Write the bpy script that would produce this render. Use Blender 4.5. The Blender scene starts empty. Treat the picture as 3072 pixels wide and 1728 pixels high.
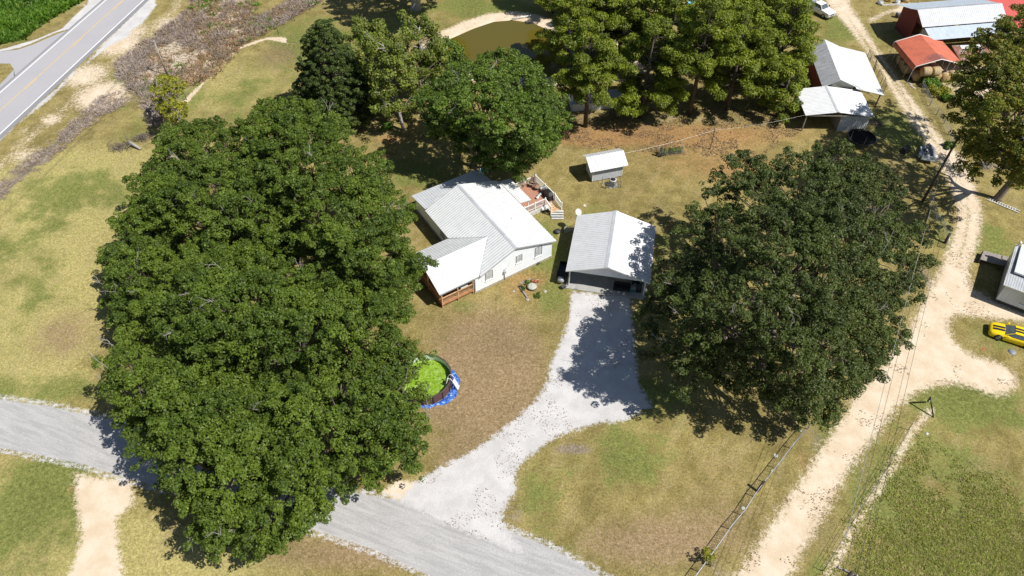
import bpy, math, random
import numpy as np
from math import sin, cos, tan, pi, radians, atan2, hypot, sqrt
from mathutils import Vector, Matrix
random.seed(7); rng=np.random.default_rng(7)
S=bpy.context.scene; COL=S.collection
# ------------------------------------------------------------ camera
F=2200.0; PITCH=48.4; H=62.0
cam=bpy.data.cameras.new('camera'); co=bpy.data.objects.new('camera',cam); COL.objects.link(co)
co.location=(0,0,H); co.rotation_euler=(radians(90-PITCH),0,0)
cam.sensor_width=36; cam.lens=36*F/3072; cam.clip_end=3000; cam.clip_start=1
S.camera=co
# ------------------------------------------------------------ sky, sun, exposure
SUN_EL=55; SUN_AZ=-25      # azimuth the light comes from, measured from +x
w=bpy.data.worlds.new('World'); S.world=w; w.use_nodes=True
nt=w.node_tree; bg=nt.nodes['Background']; sk=nt.nodes.new('ShaderNodeTexSky')
sk.sky_type='NISHITA'; sk.sun_disc=False; sk.sun_elevation=radians(SUN_EL); sk.sun_rotation=radians(90-SUN_AZ)
sk.air_density=1.0; sk.dust_density=0.6
nt.links.new(sk.outputs[0],bg.inputs[0]); bg.inputs[1].default_value=0.07
sl=bpy.data.lights.new('sun','SUN'); sl.energy=5.0; sl.angle=radians(0.5); sl.color=(1,0.96,0.9)
so=bpy.data.objects.new('sun',sl); COL.objects.link(so)
d=Vector((cos(radians(SUN_AZ))*cos(radians(SUN_EL)),sin(radians(SUN_AZ))*cos(radians(SUN_EL)),sin(radians(SUN_EL))))
so.rotation_euler=d.to_track_quat('Z','Y').to_euler(); so.location=(60,-20,90)
S.view_settings.view_transform='Standard'; S.view_settings.look='None'
S.view_settings.exposure=0.2; S.view_settings.gamma=1
S.render.engine='CYCLES'
# ------------------------------------------------------------ photo pixel -> ground point
_t=radians(PITCH)
def G(x,y,z=0.0):
    cx=(x-1536)/F; cy=(864-y)/F
    dx,dy,dz=cx,cos(_t)+cy*sin(_t),-sin(_t)+cy*cos(_t)
    s=(z-H)/dz
    return (dx*s,dy*s,z)
def V(x,y,z=0.0): return G(x*1.19255,y*1.19255,z)
def VP(pts,z=0.0): return [V(x,y,z)[:2] for x,y in pts]
def C4(pts,ox=2304,oy=0,z=0.0,k=3.354): return [G(ox+x/k,oy+y/k,z)[:2] for x,y in pts]
# ------------------------------------------------------------ materials
def new_mat(name):
    m=bpy.data.materials.new(name); m.use_nodes=True
    n=m.node_tree; b=n.nodes['Principled BSDF']; return m,n,b
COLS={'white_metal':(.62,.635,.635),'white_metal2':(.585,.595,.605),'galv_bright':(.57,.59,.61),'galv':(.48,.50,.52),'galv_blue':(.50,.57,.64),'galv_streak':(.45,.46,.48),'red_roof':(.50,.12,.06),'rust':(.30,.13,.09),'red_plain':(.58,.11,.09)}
def mat(name,col,rough=.6,metal=0,var=.12,scale=3.0,bump=0,spec=None,dark=None,dscale=1.0,dthr=(.55,.7),aniso=None):
    m,n,b=new_mat(name); L=n.links
    tc=n.nodes.new('ShaderNodeTexCoord')
    nz=n.nodes.new('ShaderNodeTexNoise'); nz.inputs['Scale'].default_value=scale; nz.inputs['Detail'].default_value=6
    src=tc.outputs['Object']
    if aniso:
        mp=n.nodes.new('ShaderNodeMapping'); mp.inputs['Scale'].default_value=aniso
        L.new(src,mp.inputs[0]); src=mp.outputs[0]
    L.new(src,nz.inputs[0])
    rp=n.nodes.new('ShaderNodeValToRGB')
    rp.color_ramp.elements[0].position=.3; rp.color_ramp.elements[1].position=.7
    rp.color_ramp.elements[0].color=[c*(1-var) for c in col]+[1]
    rp.color_ramp.elements[1].color=[min(1,c*(1+var)) for c in col]+[1]
    L.new(nz.outputs[0],rp.inputs[0]); out=rp.outputs[0]
    if dark:
        n2=n.nodes.new('ShaderNodeTexNoise'); n2.inputs['Scale'].default_value=dscale; n2.inputs['Detail'].default_value=8; n2.inputs['Roughness'].default_value=.65
        L.new(src,n2.inputs[0]); mr=n.nodes.new('ShaderNodeMapRange'); mr.inputs[1].default_value=dthr[0]; mr.inputs[2].default_value=dthr[1]
        L.new(n2.outputs[0],mr.inputs[0]); mx=n.nodes.new('ShaderNodeMixRGB'); L.new(mr.outputs[0],mx.inputs[0]); L.new(out,mx.inputs[1]); mx.inputs[2].default_value=list(dark)+[1]; out=mx.outputs[0]
    L.new(out,b.inputs['Base Color']); b.inputs['Roughness'].default_value=rough; b.inputs['Metallic'].default_value=metal
    if spec is not None: b.inputs['Specular IOR Level'].default_value=spec
    if bump:
        bp=n.nodes.new('ShaderNodeBump'); bp.inputs['Strength'].default_value=bump; bp.inputs['Distance'].default_value=.05
        L.new(nz.outputs[0],bp.inputs['Height']); L.new(bp.outputs[0],b.inputs['Normal'])
    return m
M={}
M['white_metal']=mat('white_painted_metal',(.62,.635,.635),.42,.0,.05,1.2,dark=(.62,.63,.62),dscale=.5,dthr=(.5,.85),aniso=(1,1,1))
M['white_metal2']=mat('white_metal_worn',(.62,.63,.64),.45,.0,.05,1.2,dark=(.55,.55,.54),dscale=.8,dthr=(.5,.8))
M['galv']=mat('galvanized_metal',(.48,.50,.52),.45,.25,.18,.7,dark=(.30,.31,.32),dscale=.6,dthr=(.5,.75))
M['galv_streak']=mat('streaked_old_tin',(.45,.46,.48),.5,.1,.2,1.5,dark=(.27,.28,.30),dscale=.9,dthr=(.45,.65),aniso=(.5,3,1))
M['galv_bright']=mat('galvanized_bright',(.57,.59,.61),.42,.1,.12,.8,dark=(.48,.49,.5),dscale=1.1,dthr=(.5,.75))
M['galv_blue']=mat('galvanized_blue',(.50,.57,.64),.45,.15,.08,.6)
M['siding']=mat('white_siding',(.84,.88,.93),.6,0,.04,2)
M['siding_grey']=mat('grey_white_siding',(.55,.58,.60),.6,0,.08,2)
M['siding_olive']=mat('beige_siding',(.42,.42,.36),.7,0,.08,2)
M['trim']=mat('grey_trim',(.35,.36,.38),.6)
M['pane_light']=mat('curtained_glass',(.50,.52,.53),.25,0,.25,5)
M['glass']=mat('window_glass',(.10,.12,.13),.12,0,.3,2)
M['wood']=mat('stained_wood',(.42,.19,.09),.65,0,.25,4)
M['wood_pale']=mat('pale_wood',(.55,.36,.20),.7,0,.2,4)
M['deck']=mat('deck_boards',(.42,.21,.14),.7,0,.12,3)
M['grey_wood']=mat('weathered_wood',(.27,.24,.22),.85,0,.25,5)
M['dark_wood']=mat('dark_post_wood',(.07,.055,.045),.85,0,.3,6)
M['white']=mat('white_paint',(.80,.80,.79),.45,0,.03,3)
M['white_old']=mat('aged_white_paint',(.55,.55,.53),.6,0,.15,3)
M['concrete']=mat('concrete',(.36,.36,.34),.85,0,.12,1.5,dark=(.2,.2,.19),dscale=1.2)
M['black']=mat('black_plastic',(.018,.018,.02),.45,0,.2,4)
M['darkgrey']=mat('dark_grey',(.07,.07,.075),.6,0,.2,4)
M['red_roof']=mat('red_metal_roof',(.52,.125,.06),.5,0,.12,1.2,dark=(.30,.07,.04),dscale=.5,dthr=(.5,.75))
# soot stain of its own shape on the red roof
_m=M['red_roof']; _n=_m.node_tree; _b=_n.nodes['Principled BSDF']; _src=_b.inputs['Base Color'].links[0].from_socket
_tc=_n.nodes.new('ShaderNodeTexCoord'); _d=_n.nodes.new('ShaderNodeVectorMath'); _d.operation='DISTANCE'; _mp=_n.nodes.new('ShaderNodeMapping'); _mp.inputs['Scale'].default_value=(.62,.9,.3)
_n.links.new(_tc.outputs['Object'],_mp.inputs[0]); _n.links.new(_mp.outputs[0],_d.inputs[0]); _d.inputs[1].default_value=(3.3*.62,.7*.9,3.7*.3)
_z=_n.nodes.new('ShaderNodeTexNoise'); _z.inputs['Scale'].default_value=1.6; _z.inputs['Detail'].default_value=6; _n.links.new(_tc.outputs['Object'],_z.inputs[0])
_a=_n.nodes.new('ShaderNodeMath'); _a.operation='MULTIPLY_ADD'; _a.inputs[1].default_value=-1.6; _n.links.new(_z.outputs[0],_a.inputs[0]); _n.links.new(_d.outputs['Value'],_a.inputs[2])
_r=_n.nodes.new('ShaderNodeMapRange'); _r.inputs[1].default_value=-.15; _r.inputs[2].default_value=.35; _r.inputs[3].default_value=.85; _r.inputs[4].default_value=0; _n.links.new(_a.outputs[0],_r.inputs[0])
_x=_n.nodes.new('ShaderNodeMixRGB'); _n.links.new(_r.outputs[0],_x.inputs[0]); _n.links.new(_src,_x.inputs[1]); _x.inputs[2].default_value=(.09,.05,.055,1); _n.links.new(_x.outputs[0],_b.inputs['Base Color'])
M['red_plain']=mat('red_metal_plain',(.58,.11,.09),.5,0,.1,.6)
M['red_wall']=mat('red_barn_boards',(.20,.035,.03),.8,0,.25,3)
M['rust']=mat('rusty_metal',(.30,.13,.09),.8,.1,.35,2,dark=(.50,.48,.46),dscale=1.3,dthr=(.5,.6))
M['hay']=mat('hay',(.42,.29,.13),.95,0,.3,6,bump=.6)
M['brown_panel']=mat('brown_pool_panel',(.12,.055,.045),.55,0,.2,5)
M['liner']=mat('pool_liner',(.70,.76,.74),.5,0,.04,1)
M['tarp']=mat('blue_tarp',(.02,.10,.42),.5,0,.6,5,bump=1.0,dark=(.30,.48,.70),dscale=3.5,dthr=(.53,.62))
M['yellow']=mat('yellow_car_paint',(.85,.62,.01),.22,0,.02,1)
M['rubber']=mat('rubber',(.02,.02,.02),.8,0,.2,8)
M['rim']=mat('alloy_rim',(.45,.46,.5),.3,.8,.05,2)
M['chrome']=mat('chrome',(.6,.6,.6),.2,.9,.05,2)
M['bark']=mat('bark',(.16,.13,.105),.9,0,.35,4,bump=.5)
M['bark_pale']=mat('pale_bark',(.34,.31,.28),.85,0,.25,4)
M['bark_pine']=mat('pine_bark',(.075,.055,.045),.9,0,.35,5,bump=.5)
M['rail_metal']=mat('galvanized_tube',(.42,.44,.46),.45,.5,.1,4)
M['wire']=mat('dark_wire',(.05,.05,.05),.6)
M['wire_pale']=mat('pale_wire',(.45,.45,.43),.5,.4)
M['teal']=mat('teal_plastic',(.03,.18,.17),.4)
M['cyan']=mat('light_blue_plastic',(.08,.50,.68),.4)
M['stone']=mat('stone',(.40,.36,.30),.9,0,.25,4,bump=.5)
M['terra']=mat('terracotta',(.35,.12,.05),.8)
M['cushion']=mat('tan_cushion',(.30,.20,.14),.9,0,.2,6)
M['net']=mat('black_trampoline_fabric',(.018,.018,.016),.95,0,.4,2,spec=.05)
M['grey_tube']=mat('grey_vinyl_tube',(.22,.23,.27),.5,0,.1,3)
M['pipe']=mat('white_pipe',(.72,.74,.74),.5)
# asphalt
M['asphalt']=mat('old_pale_asphalt',(.39,.38,.39),.85,0,.06,9,bump=.15,dark=(.36,.355,.37),dscale=.12,dthr=(.45,.65))
M['asphalt_dark']=mat('darker_asphalt',(.24,.24,.25),.85,0,.12,6,bump=.2)
M['line_white']=mat('white_road_paint',(.78,.78,.77),.6,0,.05,5)
M['line_yellow']=mat('yellow_road_paint',(.70,.47,.14),.6,0,.12,5)
# water
m,n,b=new_mat('pond_water'); b.inputs['Base Color'].default_value=(.11,.088,.012,1); b.inputs['Roughness'].default_value=.07; M['pond']=m
nz=n.nodes.new('ShaderNodeTexNoise'); nz.inputs['Scale'].default_value=2.5; bp=n.nodes.new('ShaderNodeBump'); bp.inputs['Strength'].default_value=.06; bp.inputs['Distance'].default_value=.05
tc=n.nodes.new('ShaderNodeTexCoord'); n.links.new(tc.outputs['Object'],nz.inputs[0]); n.links.new(nz.outputs[0],bp.inputs['Height']); n.links.new(bp.outputs[0],b.inputs['Normal'])
M['algae']=mat('green_algae_water',(.19,.32,.02),.3,0,.4,6,dark=(.40,.52,.22),dscale=3.5,dthr=(.5,.72))
# ---- foliage
def leaf_mat(name,c_dark,c_light,c_alt=None,alt_amt=.1,trans=.25,rough=.55):
    m=bpy.data.materials.new(name); m.use_nodes=True; n=m.node_tree; L=n.links
    b=n.nodes['Principled BSDF']; b.inputs['Roughness'].default_value=rough; b.inputs['Specular IOR Level'].default_value=.35
    ge=n.nodes.new('ShaderNodeNewGeometry'); at=n.nodes.new('ShaderNodeAttribute'); at.attribute_name='tint'
    ad=n.nodes.new('ShaderNodeMath'); ad.operation='MULTIPLY_ADD'; ad.inputs[1].default_value=.35
    L.new(ge.outputs['Random Per Island'],ad.inputs[0])
    ml=n.nodes.new('ShaderNodeMath'); ml.operation='MULTIPLY'; ml.inputs[1].default_value=.65; L.new(at.outputs['Fac'],ml.inputs[0]); L.new(ml.outputs[0],ad.inputs[2])
    rp=n.nodes.new('ShaderNodeValToRGB'); e=rp.color_ramp.elements; e[0].position=.1; e[1].position=.85
    e[0].color=list(c_dark)+[1]; e[1].color=list(c_light)+[1]; L.new(ad.outputs[0],rp.inputs[0]); out=rp.outputs[0]
    if c_alt:
        gt=n.nodes.new('ShaderNodeMath'); gt.operation='LESS_THAN'; gt.inputs[1].default_value=alt_amt
        fr=n.nodes.new('ShaderNodeMath'); fr.operation='MULTIPLY'; fr.inputs[1].default_value=7.31; L.new(ge.outputs['Random Per Island'],fr.inputs[0])
        f2=n.nodes.new('ShaderNodeMath'); f2.operation='FRACT'; L.new(fr.outputs[0],f2.inputs[0]); L.new(f2.outputs[0],gt.inputs[0])
        mx=n.nodes.new('ShaderNodeMixRGB'); L.new(gt.outputs[0],mx.inputs[0]); L.new(out,mx.inputs[1]); mx.inputs[2].default_value=list(c_alt)+[1]; out=mx.outputs[0]
    L.new(out,b.inputs['Base Color'])
    tr=n.nodes.new('ShaderNodeBsdfTranslucent'); L.new(out,tr.inputs[0]); ms=n.nodes.new('ShaderNodeMixShader'); ms.inputs[0].default_value=trans
    L.new(b.outputs[0],ms.inputs[1]); L.new(tr.outputs[0],ms.inputs[2]); L.new(ms.outputs[0],n.nodes['Material Output'].inputs[0])
    return m
M['leaf_oak']=leaf_mat('oak_leaves',(.042,.076,.009),(.145,.212,.021),(.20,.26,.05),.035)
M['leaf_oak_dark']=leaf_mat('dark_oak_leaves',(.036,.056,.012),(.112,.150,.030),(.22,.17,.09),.02)
M['leaf_broad']=leaf_mat('broad_leaves',(.045,.085,.010),(.15,.235,.024),(.22,.27,.06),.08)
M['leaf_pine']=leaf_mat('pine_needles',(.070,.105,.008),(.25,.31,.020),(.30,.29,.05),.06)
M['leaf_cedar']=leaf_mat('evergreen_leaves',(.035,.060,.014),(.10,.145,.026),(.15,.18,.04),.08)
M['leaf_sparse']=leaf_mat('thin_yellowing_leaves',(.10,.135,.02),(.23,.30,.04),(.33,.28,.08),.1)
M['leaf_yellow']=leaf_mat('yellow_green_leaves',(.13,.16,.012),(.34,.34,.03),(.42,.35,.05),.1)
M['leaf_autumn']=leaf_mat('turning_leaves',(.055,.08,.012),(.24,.27,.028),(.38,.24,.04),.10)
M['leaf_bush']=leaf_mat('bright_bush_leaves',(.05,.11,.012),(.14,.28,.02),(.2,.3,.04),.1)
M['weed']=leaf_mat('field_weeds',(.17,.205,.03),(.44,.48,.11),(.52,.42,.22),.22,.4)
M['grass_tuft']=leaf_mat('pasture_tufts',(.12,.13,.035),(.30,.28,.10),(.42,.33,.18),.22)
M['brush']=leaf_mat('dead_brush_twigs',(.17,.13,.115),(.50,.42,.37),(.3,.22,.10),.15,.1)
M['brush_rust']=leaf_mat('dead_rusty_weeds',(.16,.08,.05),(.40,.26,.15),(.2,.2,.05),.15,.1)
M['litter']=leaf_mat('fallen_leaves',(.17,.11,.06),(.34,.23,.13),(.10,.07,.05),.2,.0)
# ---- ground : one material, fed by colour attributes
def ground_material():
    m=bpy.data.materials.new('ground_grass_sand_gravel'); m.use_nodes=True; n=m.node_tree; L=n.links; N=n.nodes
    b=N['Principled BSDF']; b.inputs['Roughness'].default_value=.95; b.inputs['Specular IOR Level'].default_value=.1
    tc=N.new('ShaderNodeTexCoord').outputs['Object']
    def noise(sc,det=6,r=.6,vec=None,scale3=None):
        x=N.new('ShaderNodeTexNoise'); x.inputs['Scale'].default_value=sc; x.inputs['Detail'].default_value=det; x.inputs['Roughness'].default_value=r
        s=tc
        if scale3:
            m0=N.new('ShaderNodeMapping'); m0.inputs['Rotation'].default_value=(0,0,scale3[3]); L.new(tc,m0.inputs[0])
            mp=N.new('ShaderNodeMapping'); mp.inputs['Scale'].default_value=scale3[0:3]; L.new(m0.outputs[0],mp.inputs[0]); s=mp.outputs[0]
        L.new(s,x.inputs[0]); return x.outputs[0]
    nL=noise(.09,4); nM=noise(.5,6,.65); nF=noise(2.2,7,.7); nX=noise(7.5,4,.7)
    nS=noise(1.6,8,.78,scale3=(.16,1.5,1,radians(21))); nG=noise(.22,5,.7); nP=noise(4.2,5,.75); nD=noise(.6,5,.7,scale3=(.35,1.2,1,radians(-60)))
    def math(op,a,bb,c=None):
        x=N.new('ShaderNodeMath'); x.operation=op
        for i,v in enumerate((a,bb,c)):
            if v is None: continue
            if isinstance(v,(int,float)): x.inputs[i].default_value=v
            else: L.new(v,x.inputs[i])
        return x.outputs[0]
    def mixc(f,a,bb,mode='MIX'):
        x=N.new('ShaderNodeMixRGB'); x.blend_type=mode
        for i,v in enumerate((f,a,bb)):
            if isinstance(v,(tuple,list)): x.inputs[i].default_value=list(v)+[1]
            elif isinstance(v,(int,float)): x.inputs[i].default_value=v
            else: L.new(v,x.inputs[i])
        return x.outputs[0]
    def rng_(v,a,bb,c=0.,dd=1.,sm=True):
        x=N.new('ShaderNodeMapRange'); x.interpolation_type='SMOOTHSTEP' if sm else 'LINEAR'
        x.inputs[1].default_value=a; x.inputs[2].default_value=bb; x.inputs[3].default_value=c; x.inputs[4].default_value=dd
        L.new(v,x.inputs[0]); return x.outputs[0]
    A=N.new('ShaderNodeAttribute'); A.attribute_name='wa'; B=N.new('ShaderNodeAttribute'); B.attribute_name='wb'
    sA=N.new('ShaderNodeSeparateColor'); L.new(A.outputs['Color'],sA.inputs[0]); sB=N.new('ShaderNodeSeparateColor'); L.new(B.outputs['Color'],sB.inputs[0])
    gravel,sand,road,green=sA.outputs[0],sA.outputs[1],sA.outputs[2],A.outputs['Alpha']
    brown,orange,scrub,shade=sB.outputs[0],sB.outputs[1],sB.outputs[2],B.outputs['Alpha']
    jig=math('ADD',math('MULTIPLY',math('SUBTRACT',nM,.5),.7),math('MULTIPLY',math('SUBTRACT',nF,.5),.8))
    jigf=math('ADD',math('MULTIPLY',math('SUBTRACT',nF,.5),.9),math('MULTIPLY',math('SUBTRACT',nX,.5),.7))
    # grass base
    base=mixc(rng_(nM,.35,.65),(.185,.150,.050),(.295,.240,.090))
    base=mixc(rng_(math('ADD',shade,math('MULTIPLY',jig,.9)),.3,.9),base,mixc(rng_(nF,.3,.7),(.285,.25,.085),(.43,.37,.15)))
    base=mixc(rng_(nD,.45,.7,0,.45),base,(.34,.275,.14))
    green=math('ADD',green,math('MULTIPLY',math('SUBTRACT',nG,.47),1.9))
    base=mixc(rng_(math('ADD',green,math('MULTIPLY',jig,1.1)),.35,.85),base,mixc(rng_(nF,.3,.7),(.115,.132,.034),(.215,.225,.066)))
    base=mixc(rng_(math('ADD',brown,math('MULTIPLY',jig,1.0)),.35,.9,0,.9),base,mixc(rng_(nF,.3,.7),(.195,.135,.070),(.325,.235,.140)))
    base=mixc(rng_(math('ADD',orange,math('MULTIPLY',jig,.9)),.35,.9,0,.9),base,mixc(rng_(nF,.35,.65),(.25,.135,.055),(.37,.225,.10)))
    base=mixc(rng_(math('ADD',scrub,math('MULTIPLY',jig,1.0)),.4,.8,0,.9),base,mixc(rng_(nF,.3,.7),(.15,.125,.10),(.31,.25,.19)))
    # fine streaks and speckles
    sp=rng_(nX,.3,.7,.76,1.24); base=mixc(1.,base,N_comb(N,L,sp),'MULTIPLY')
    st=rng_(nP,.32,.68,.74,1.26); base=mixc(1.,base,N_comb(N,L,st),'MULTIPLY')
    ll=rng_(nL,.3,.7,.88,1.12); base=mixc(1.,base,N_comb(N,L,ll),'MULTIPLY')
    # sand
    sandc=mixc(rng_(nM,.3,.7),(.58,.465,.325),(.69,.585,.455)); sandc=mixc(rng_(nX,.55,.75,0,.45),sandc,(.42,.31,.19))
    gravc=mixc(rng_(nM,.3,.7),(.49,.475,.465),(.60,.585,.575)); gravc=mixc(rng_(nX,.52,.72,0,.5),gravc,(.34,.32,.30))
    roadc=mixc(rng_(nS,.35,.65),(.35,.345,.34),(.47,.46,.45)); roadc=mixc(rng_(nX,.5,.7,0,.6),roadc,(.23,.22,.21)); roadc=mixc(rng_(nP,.5,.72,0,.45),roadc,(.52,.50,.47))
    base=mixc(rng_(math('ADD',sand,math('MULTIPLY',jigf,.95)),.40,.66),base,sandc)
    base=mixc(rng_(math('ADD',road,math('MULTIPLY',jigf,.30)),.45,.58),base,roadc)
    base=mixc(rng_(math('ADD',gravel,math('MULTIPLY',jigf,.85)),.42,.62),base,gravc)
    L.new(base,b.inputs['Base Color'])
    hb=math('ADD',math('MULTIPLY',nF,.5),math('MULTIPLY',nX,.6))
    bp=N.new('ShaderNodeBump'); bp.inputs['Strength'].default_value=.55; bp.inputs['Distance'].default_value=.10; L.new(hb,bp.inputs['Height']); L.new(bp.outputs[0],b.inputs['Normal'])
    return m
def N_comb(N,L,v):
    c=N.new('ShaderNodeCombineColor')
    for i in range(3): L.new(v,c.inputs[i])
    return c.outputs[0]
M['ground']=ground_material()
# ------------------------------------------------------------ object helpers
def tag(o,label=None,cat=None,group=None,kind=None):
    if label: o['label']=label
    if cat: o['category']=cat
    if group: o['group']=group
    if kind: o['kind']=kind
    return o
def thing(name,label,cat,loc=(0,0,0),rz=0,group=None):
    o=bpy.data.objects.new(name,None); COL.objects.link(o); o.empty_display_size=.2
    o.location=loc; o.rotation_euler=(0,0,rz); return tag(o,label,cat,group)
def dup(root,loc,rz=None,label=None):
    def cp(o,par):
        c=o.copy(); COL.objects.link(c); c.parent=par
        for ch in list(o.children): cp(ch,c)
        return c
    r=cp(root,None); r.location=loc
    if rz is not None: r.rotation_euler=(0,0,rz)
    if label: r['label']=label
    return r
class MB:
    def __init__(s): s.v=[]; s.f=[]; s.sm=[]; s.dirt=set()  # dirt: faces coloured darker to paint in shading between roof ribs
    def add(s,vs,fs,smooth=False):
        o=len(s.v); s.v+= [tuple(v) for v in vs]; s.f+=[tuple(i+o for i in f) for f in fs]; s.sm+=[smooth]*len(fs); return s
    def box(s,x0,x1,y0,y1,z0,z1):
        return s.add([(x0,y0,z0),(x1,y0,z0),(x1,y1,z0),(x0,y1,z0),(x0,y0,z1),(x1,y0,z1),(x1,y1,z1),(x0,y1,z1)],
          [(3,2,1,0),(4,5,6,7),(0,1,5,4),(1,2,6,5),(2,3,7,6),(3,0,4,7)])
    def cbox(s,c,dx,dy,dz,rz=0):
        vs=[]
        for z in(-.5,.5):
            for x,y in((-.5,-.5),(.5,-.5),(.5,.5),(-.5,.5)):
                X,Y=x*dx,y*dy; vs.append((c[0]+X*cos(rz)-Y*sin(rz),c[1]+X*sin(rz)+Y*cos(rz),c[2]+z*dz))
        return s.add(vs,[(3,2,1,0),(4,5,6,7),(0,1,5,4),(1,2,6,5),(2,3,7,6),(3,0,4,7)])
    def poly(s,pts,z0,z1):       # vertical prism from CCW plan polygon
        k=len(pts); vs=[(p[0],p[1],z0) for p in pts]+[(p[0],p[1],z1) for p in pts]
        return s.add(vs,[tuple(range(k-1,-1,-1)),tuple(range(k,2*k))]+[(i,(i+1)%k,k+(i+1)%k,k+i) for i in range(k)])
    def prism(s,prof,x0,x1):     # profile (y,z) extruded along x
        k=len(prof); vs=[(x0,p[0],p[1]) for p in prof]+[(x1,p[0],p[1]) for p in prof]
        return s.add(vs,[tuple(range(k-1,-1,-1)),tuple(range(k,2*k))]+[(i,(i+1)%k,k+(i+1)%k,k+i) for i in range(k)])
    def prismy(s,prof,y0,y1):    # profile (x,z) extruded along y
        k=len(prof); vs=[(p[0],y0,p[1]) for p in prof]+[(p[0],y1,p[1]) for p in prof]
        return s.add(vs,[tuple(range(k)),tuple(range(2*k-1,k-1,-1))]+[(i,k+i,k+(i+1)%k,(i+1)%k) for i in range(k)])
    def slab(s,quad,t):          # quad given by 3D points, thickness t downward
        k=len(quad); vs=list(quad)+[(p[0],p[1],p[2]-t) for p in quad]
        return s.add(vs,[tuple(range(k)),tuple(range(2*k-1,k-1,-1))]+[(i,k+i,k+(i+1)%k,(i+1)%k) for i in range(k)])
    def tube(s,pts,r,n=6,cap=True):
        pts=[Vector(p) for p in pts]; rs=r if isinstance(r,(list,tuple)) else [r]*len(pts); vs=[];fs=[]
        prev=None
        for i,p in enumerate(pts):
            dd=(pts[min(i+1,len(pts)-1)]-pts[max(i-1,0)])
            if dd.length<1e-6: dd=Vector((0,0,1))
            dd.normalize(); a=prev if prev is not None else (Vector((1,0,0)) if abs(dd.x)<.8 else Vector((0,1,0)))
            u=(a-dd*a.dot(dd)).normalized(); v=dd.cross(u); prev=u
            for j in range(n): q=2*pi*j/n; vs.append(p+u*(rs[i]*cos(q))+v*(rs[i]*sin(q)))
        for i in range(len(pts)-1):
            for j in range(n): fs.append((i*n+j,i*n+(j+1)%n,(i+1)*n+(j+1)%n,(i+1)*n+j))
        if cap: fs.append(tuple(range(n-1,-1,-1))); fs.append(tuple(range((len(pts)-1)*n,len(pts)*n)))
        return s.add(vs,fs,n>5)
    def lathe(s,c,prof,n=20,axis='z',smooth=True):
        vs=[];fs=[]
        for r,z in prof:
            for j in range(n):
                q=2*pi*j/n
                if axis=='z': vs.append((c[0]+r*cos(q),c[1]+r*sin(q),c[2]+z))
                elif axis=='y': vs.append((c[0]+r*cos(q),c[1]+z,c[2]+r*sin(q)))
                else: vs.append((c[0]+z,c[1]+r*cos(q),c[2]+r*sin(q)))
        k=len(prof)
        for i in range(k-1):
            for j in range(n): fs.append((i*n+j,i*n+(j+1)%n,(i+1)*n+(j+1)%n,(i+1)*n+j))
        return s.add(vs,fs,smooth)
    def build(s,name,m,parent=None,flip=False):
        me=bpy.data.meshes.new(name); me.from_pydata(s.v,[],s.f); me.update()
        me.polygons.foreach_set('use_smooth',s.sm)
        import bmesh
        bm=bmesh.new(); bm.from_mesh(me); bmesh.ops.recalc_face_normals(bm,faces=bm.faces); bm.to_mesh(me); bm.free()
        me.materials.append(M[m] if isinstance(m,str) else m)
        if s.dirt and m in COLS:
            if m+'_rib_shade' not in M: M[m+'_rib_shade']=mat(m+'_rib_shade',[c*.90 for c in COLS[m]],.6,0,.15,1.5)  # darker copy of the metal, rib shading put into the colour
            me.materials.append(M[m+'_rib_shade'])
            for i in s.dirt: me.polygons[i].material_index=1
        o=bpy.data.objects.new(name,me); COL.objects.link(o)
        if parent is not None: o.parent=parent
        return o
def corr(mb,o,ax,up,s0,s1,lo,hi,pitch=.3,h=.045,t=.03):
    """ribbed metal sheet. o origin, ax unit vector along the eave, up vector per plan metre up the slope; lo/hi = extents at position s"""
    ax=Vector(ax); up=Vector(up); nrm=ax.cross(up).normalized()
    if nrm.z<0: nrm=-nrm
    o=Vector(o); ss=[];k=0
    n=max(1,int(round((s1-s0)/pitch))); P=(s1-s0)/n
    for i in range(n):
        b=s0+i*P
        ss+=[(b,0),(b+P*.38,0),(b+P*.68,h)]
    ss.append((s1,0)); vs=[];fs=[]
    for s_,hh in ss:
        l=lo(s_) if callable(lo) else lo; u=hi(s_) if callable(hi) else hi
        a=o+ax*s_+up*l; b=o+ax*s_+up*u
        vs+=[a+nrm*hh,b+nrm*hh,a-nrm*t,b-nrm*t]
    for i in range(len(ss)-1):
        a=4*i; fs+=[(a,a+4,a+5,a+1),(a+2,a+3,a+7,a+6),(a,a+2,a+6,a+4),(a+1,a+5,a+7,a+3)]
    fs+=[(0,1,3,2),(4*len(ss)-4,4*len(ss)-2,4*len(ss)-1,4*len(ss)-3)]
    f0=len(mb.f); mb.add(vs,fs)
    for i in range(n): mb.dirt.add(f0+4*3*i if False else f0+4*(3*i))  # flat faces between the ribs take the painted shade tint
# ------------------------------------------------------------ polygon maths (numpy)
def sdist(poly,X,Y):
    p=np.array(poly); k=len(p); d2=np.full(X.shape,1e18); ins=np.zeros(X.shape,bool)
    for i in range(k):
        a=p[i]; b=p[(i+1)%k]; e=b-a; wx=X-a[0]; wy=Y-a[1]
        t=np.clip((wx*e[0]+wy*e[1])/(e@e+1e-12),0,1); dx=wx-e[0]*t; dy=wy-e[1]*t
        d2=np.minimum(d2,dx*dx+dy*dy)
        c=((a[1]<=Y)&(b[1]>Y))|((b[1]<=Y)&(a[1]>Y))
        xi=a[0]+(Y-a[1])/((b[1]-a[1]) if abs(b[1]-a[1])>1e-12 else 1e-12)*e[0]
        ins^= c&(X<xi)
    d=np.sqrt(d2); return np.where(ins,d,-d)
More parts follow.
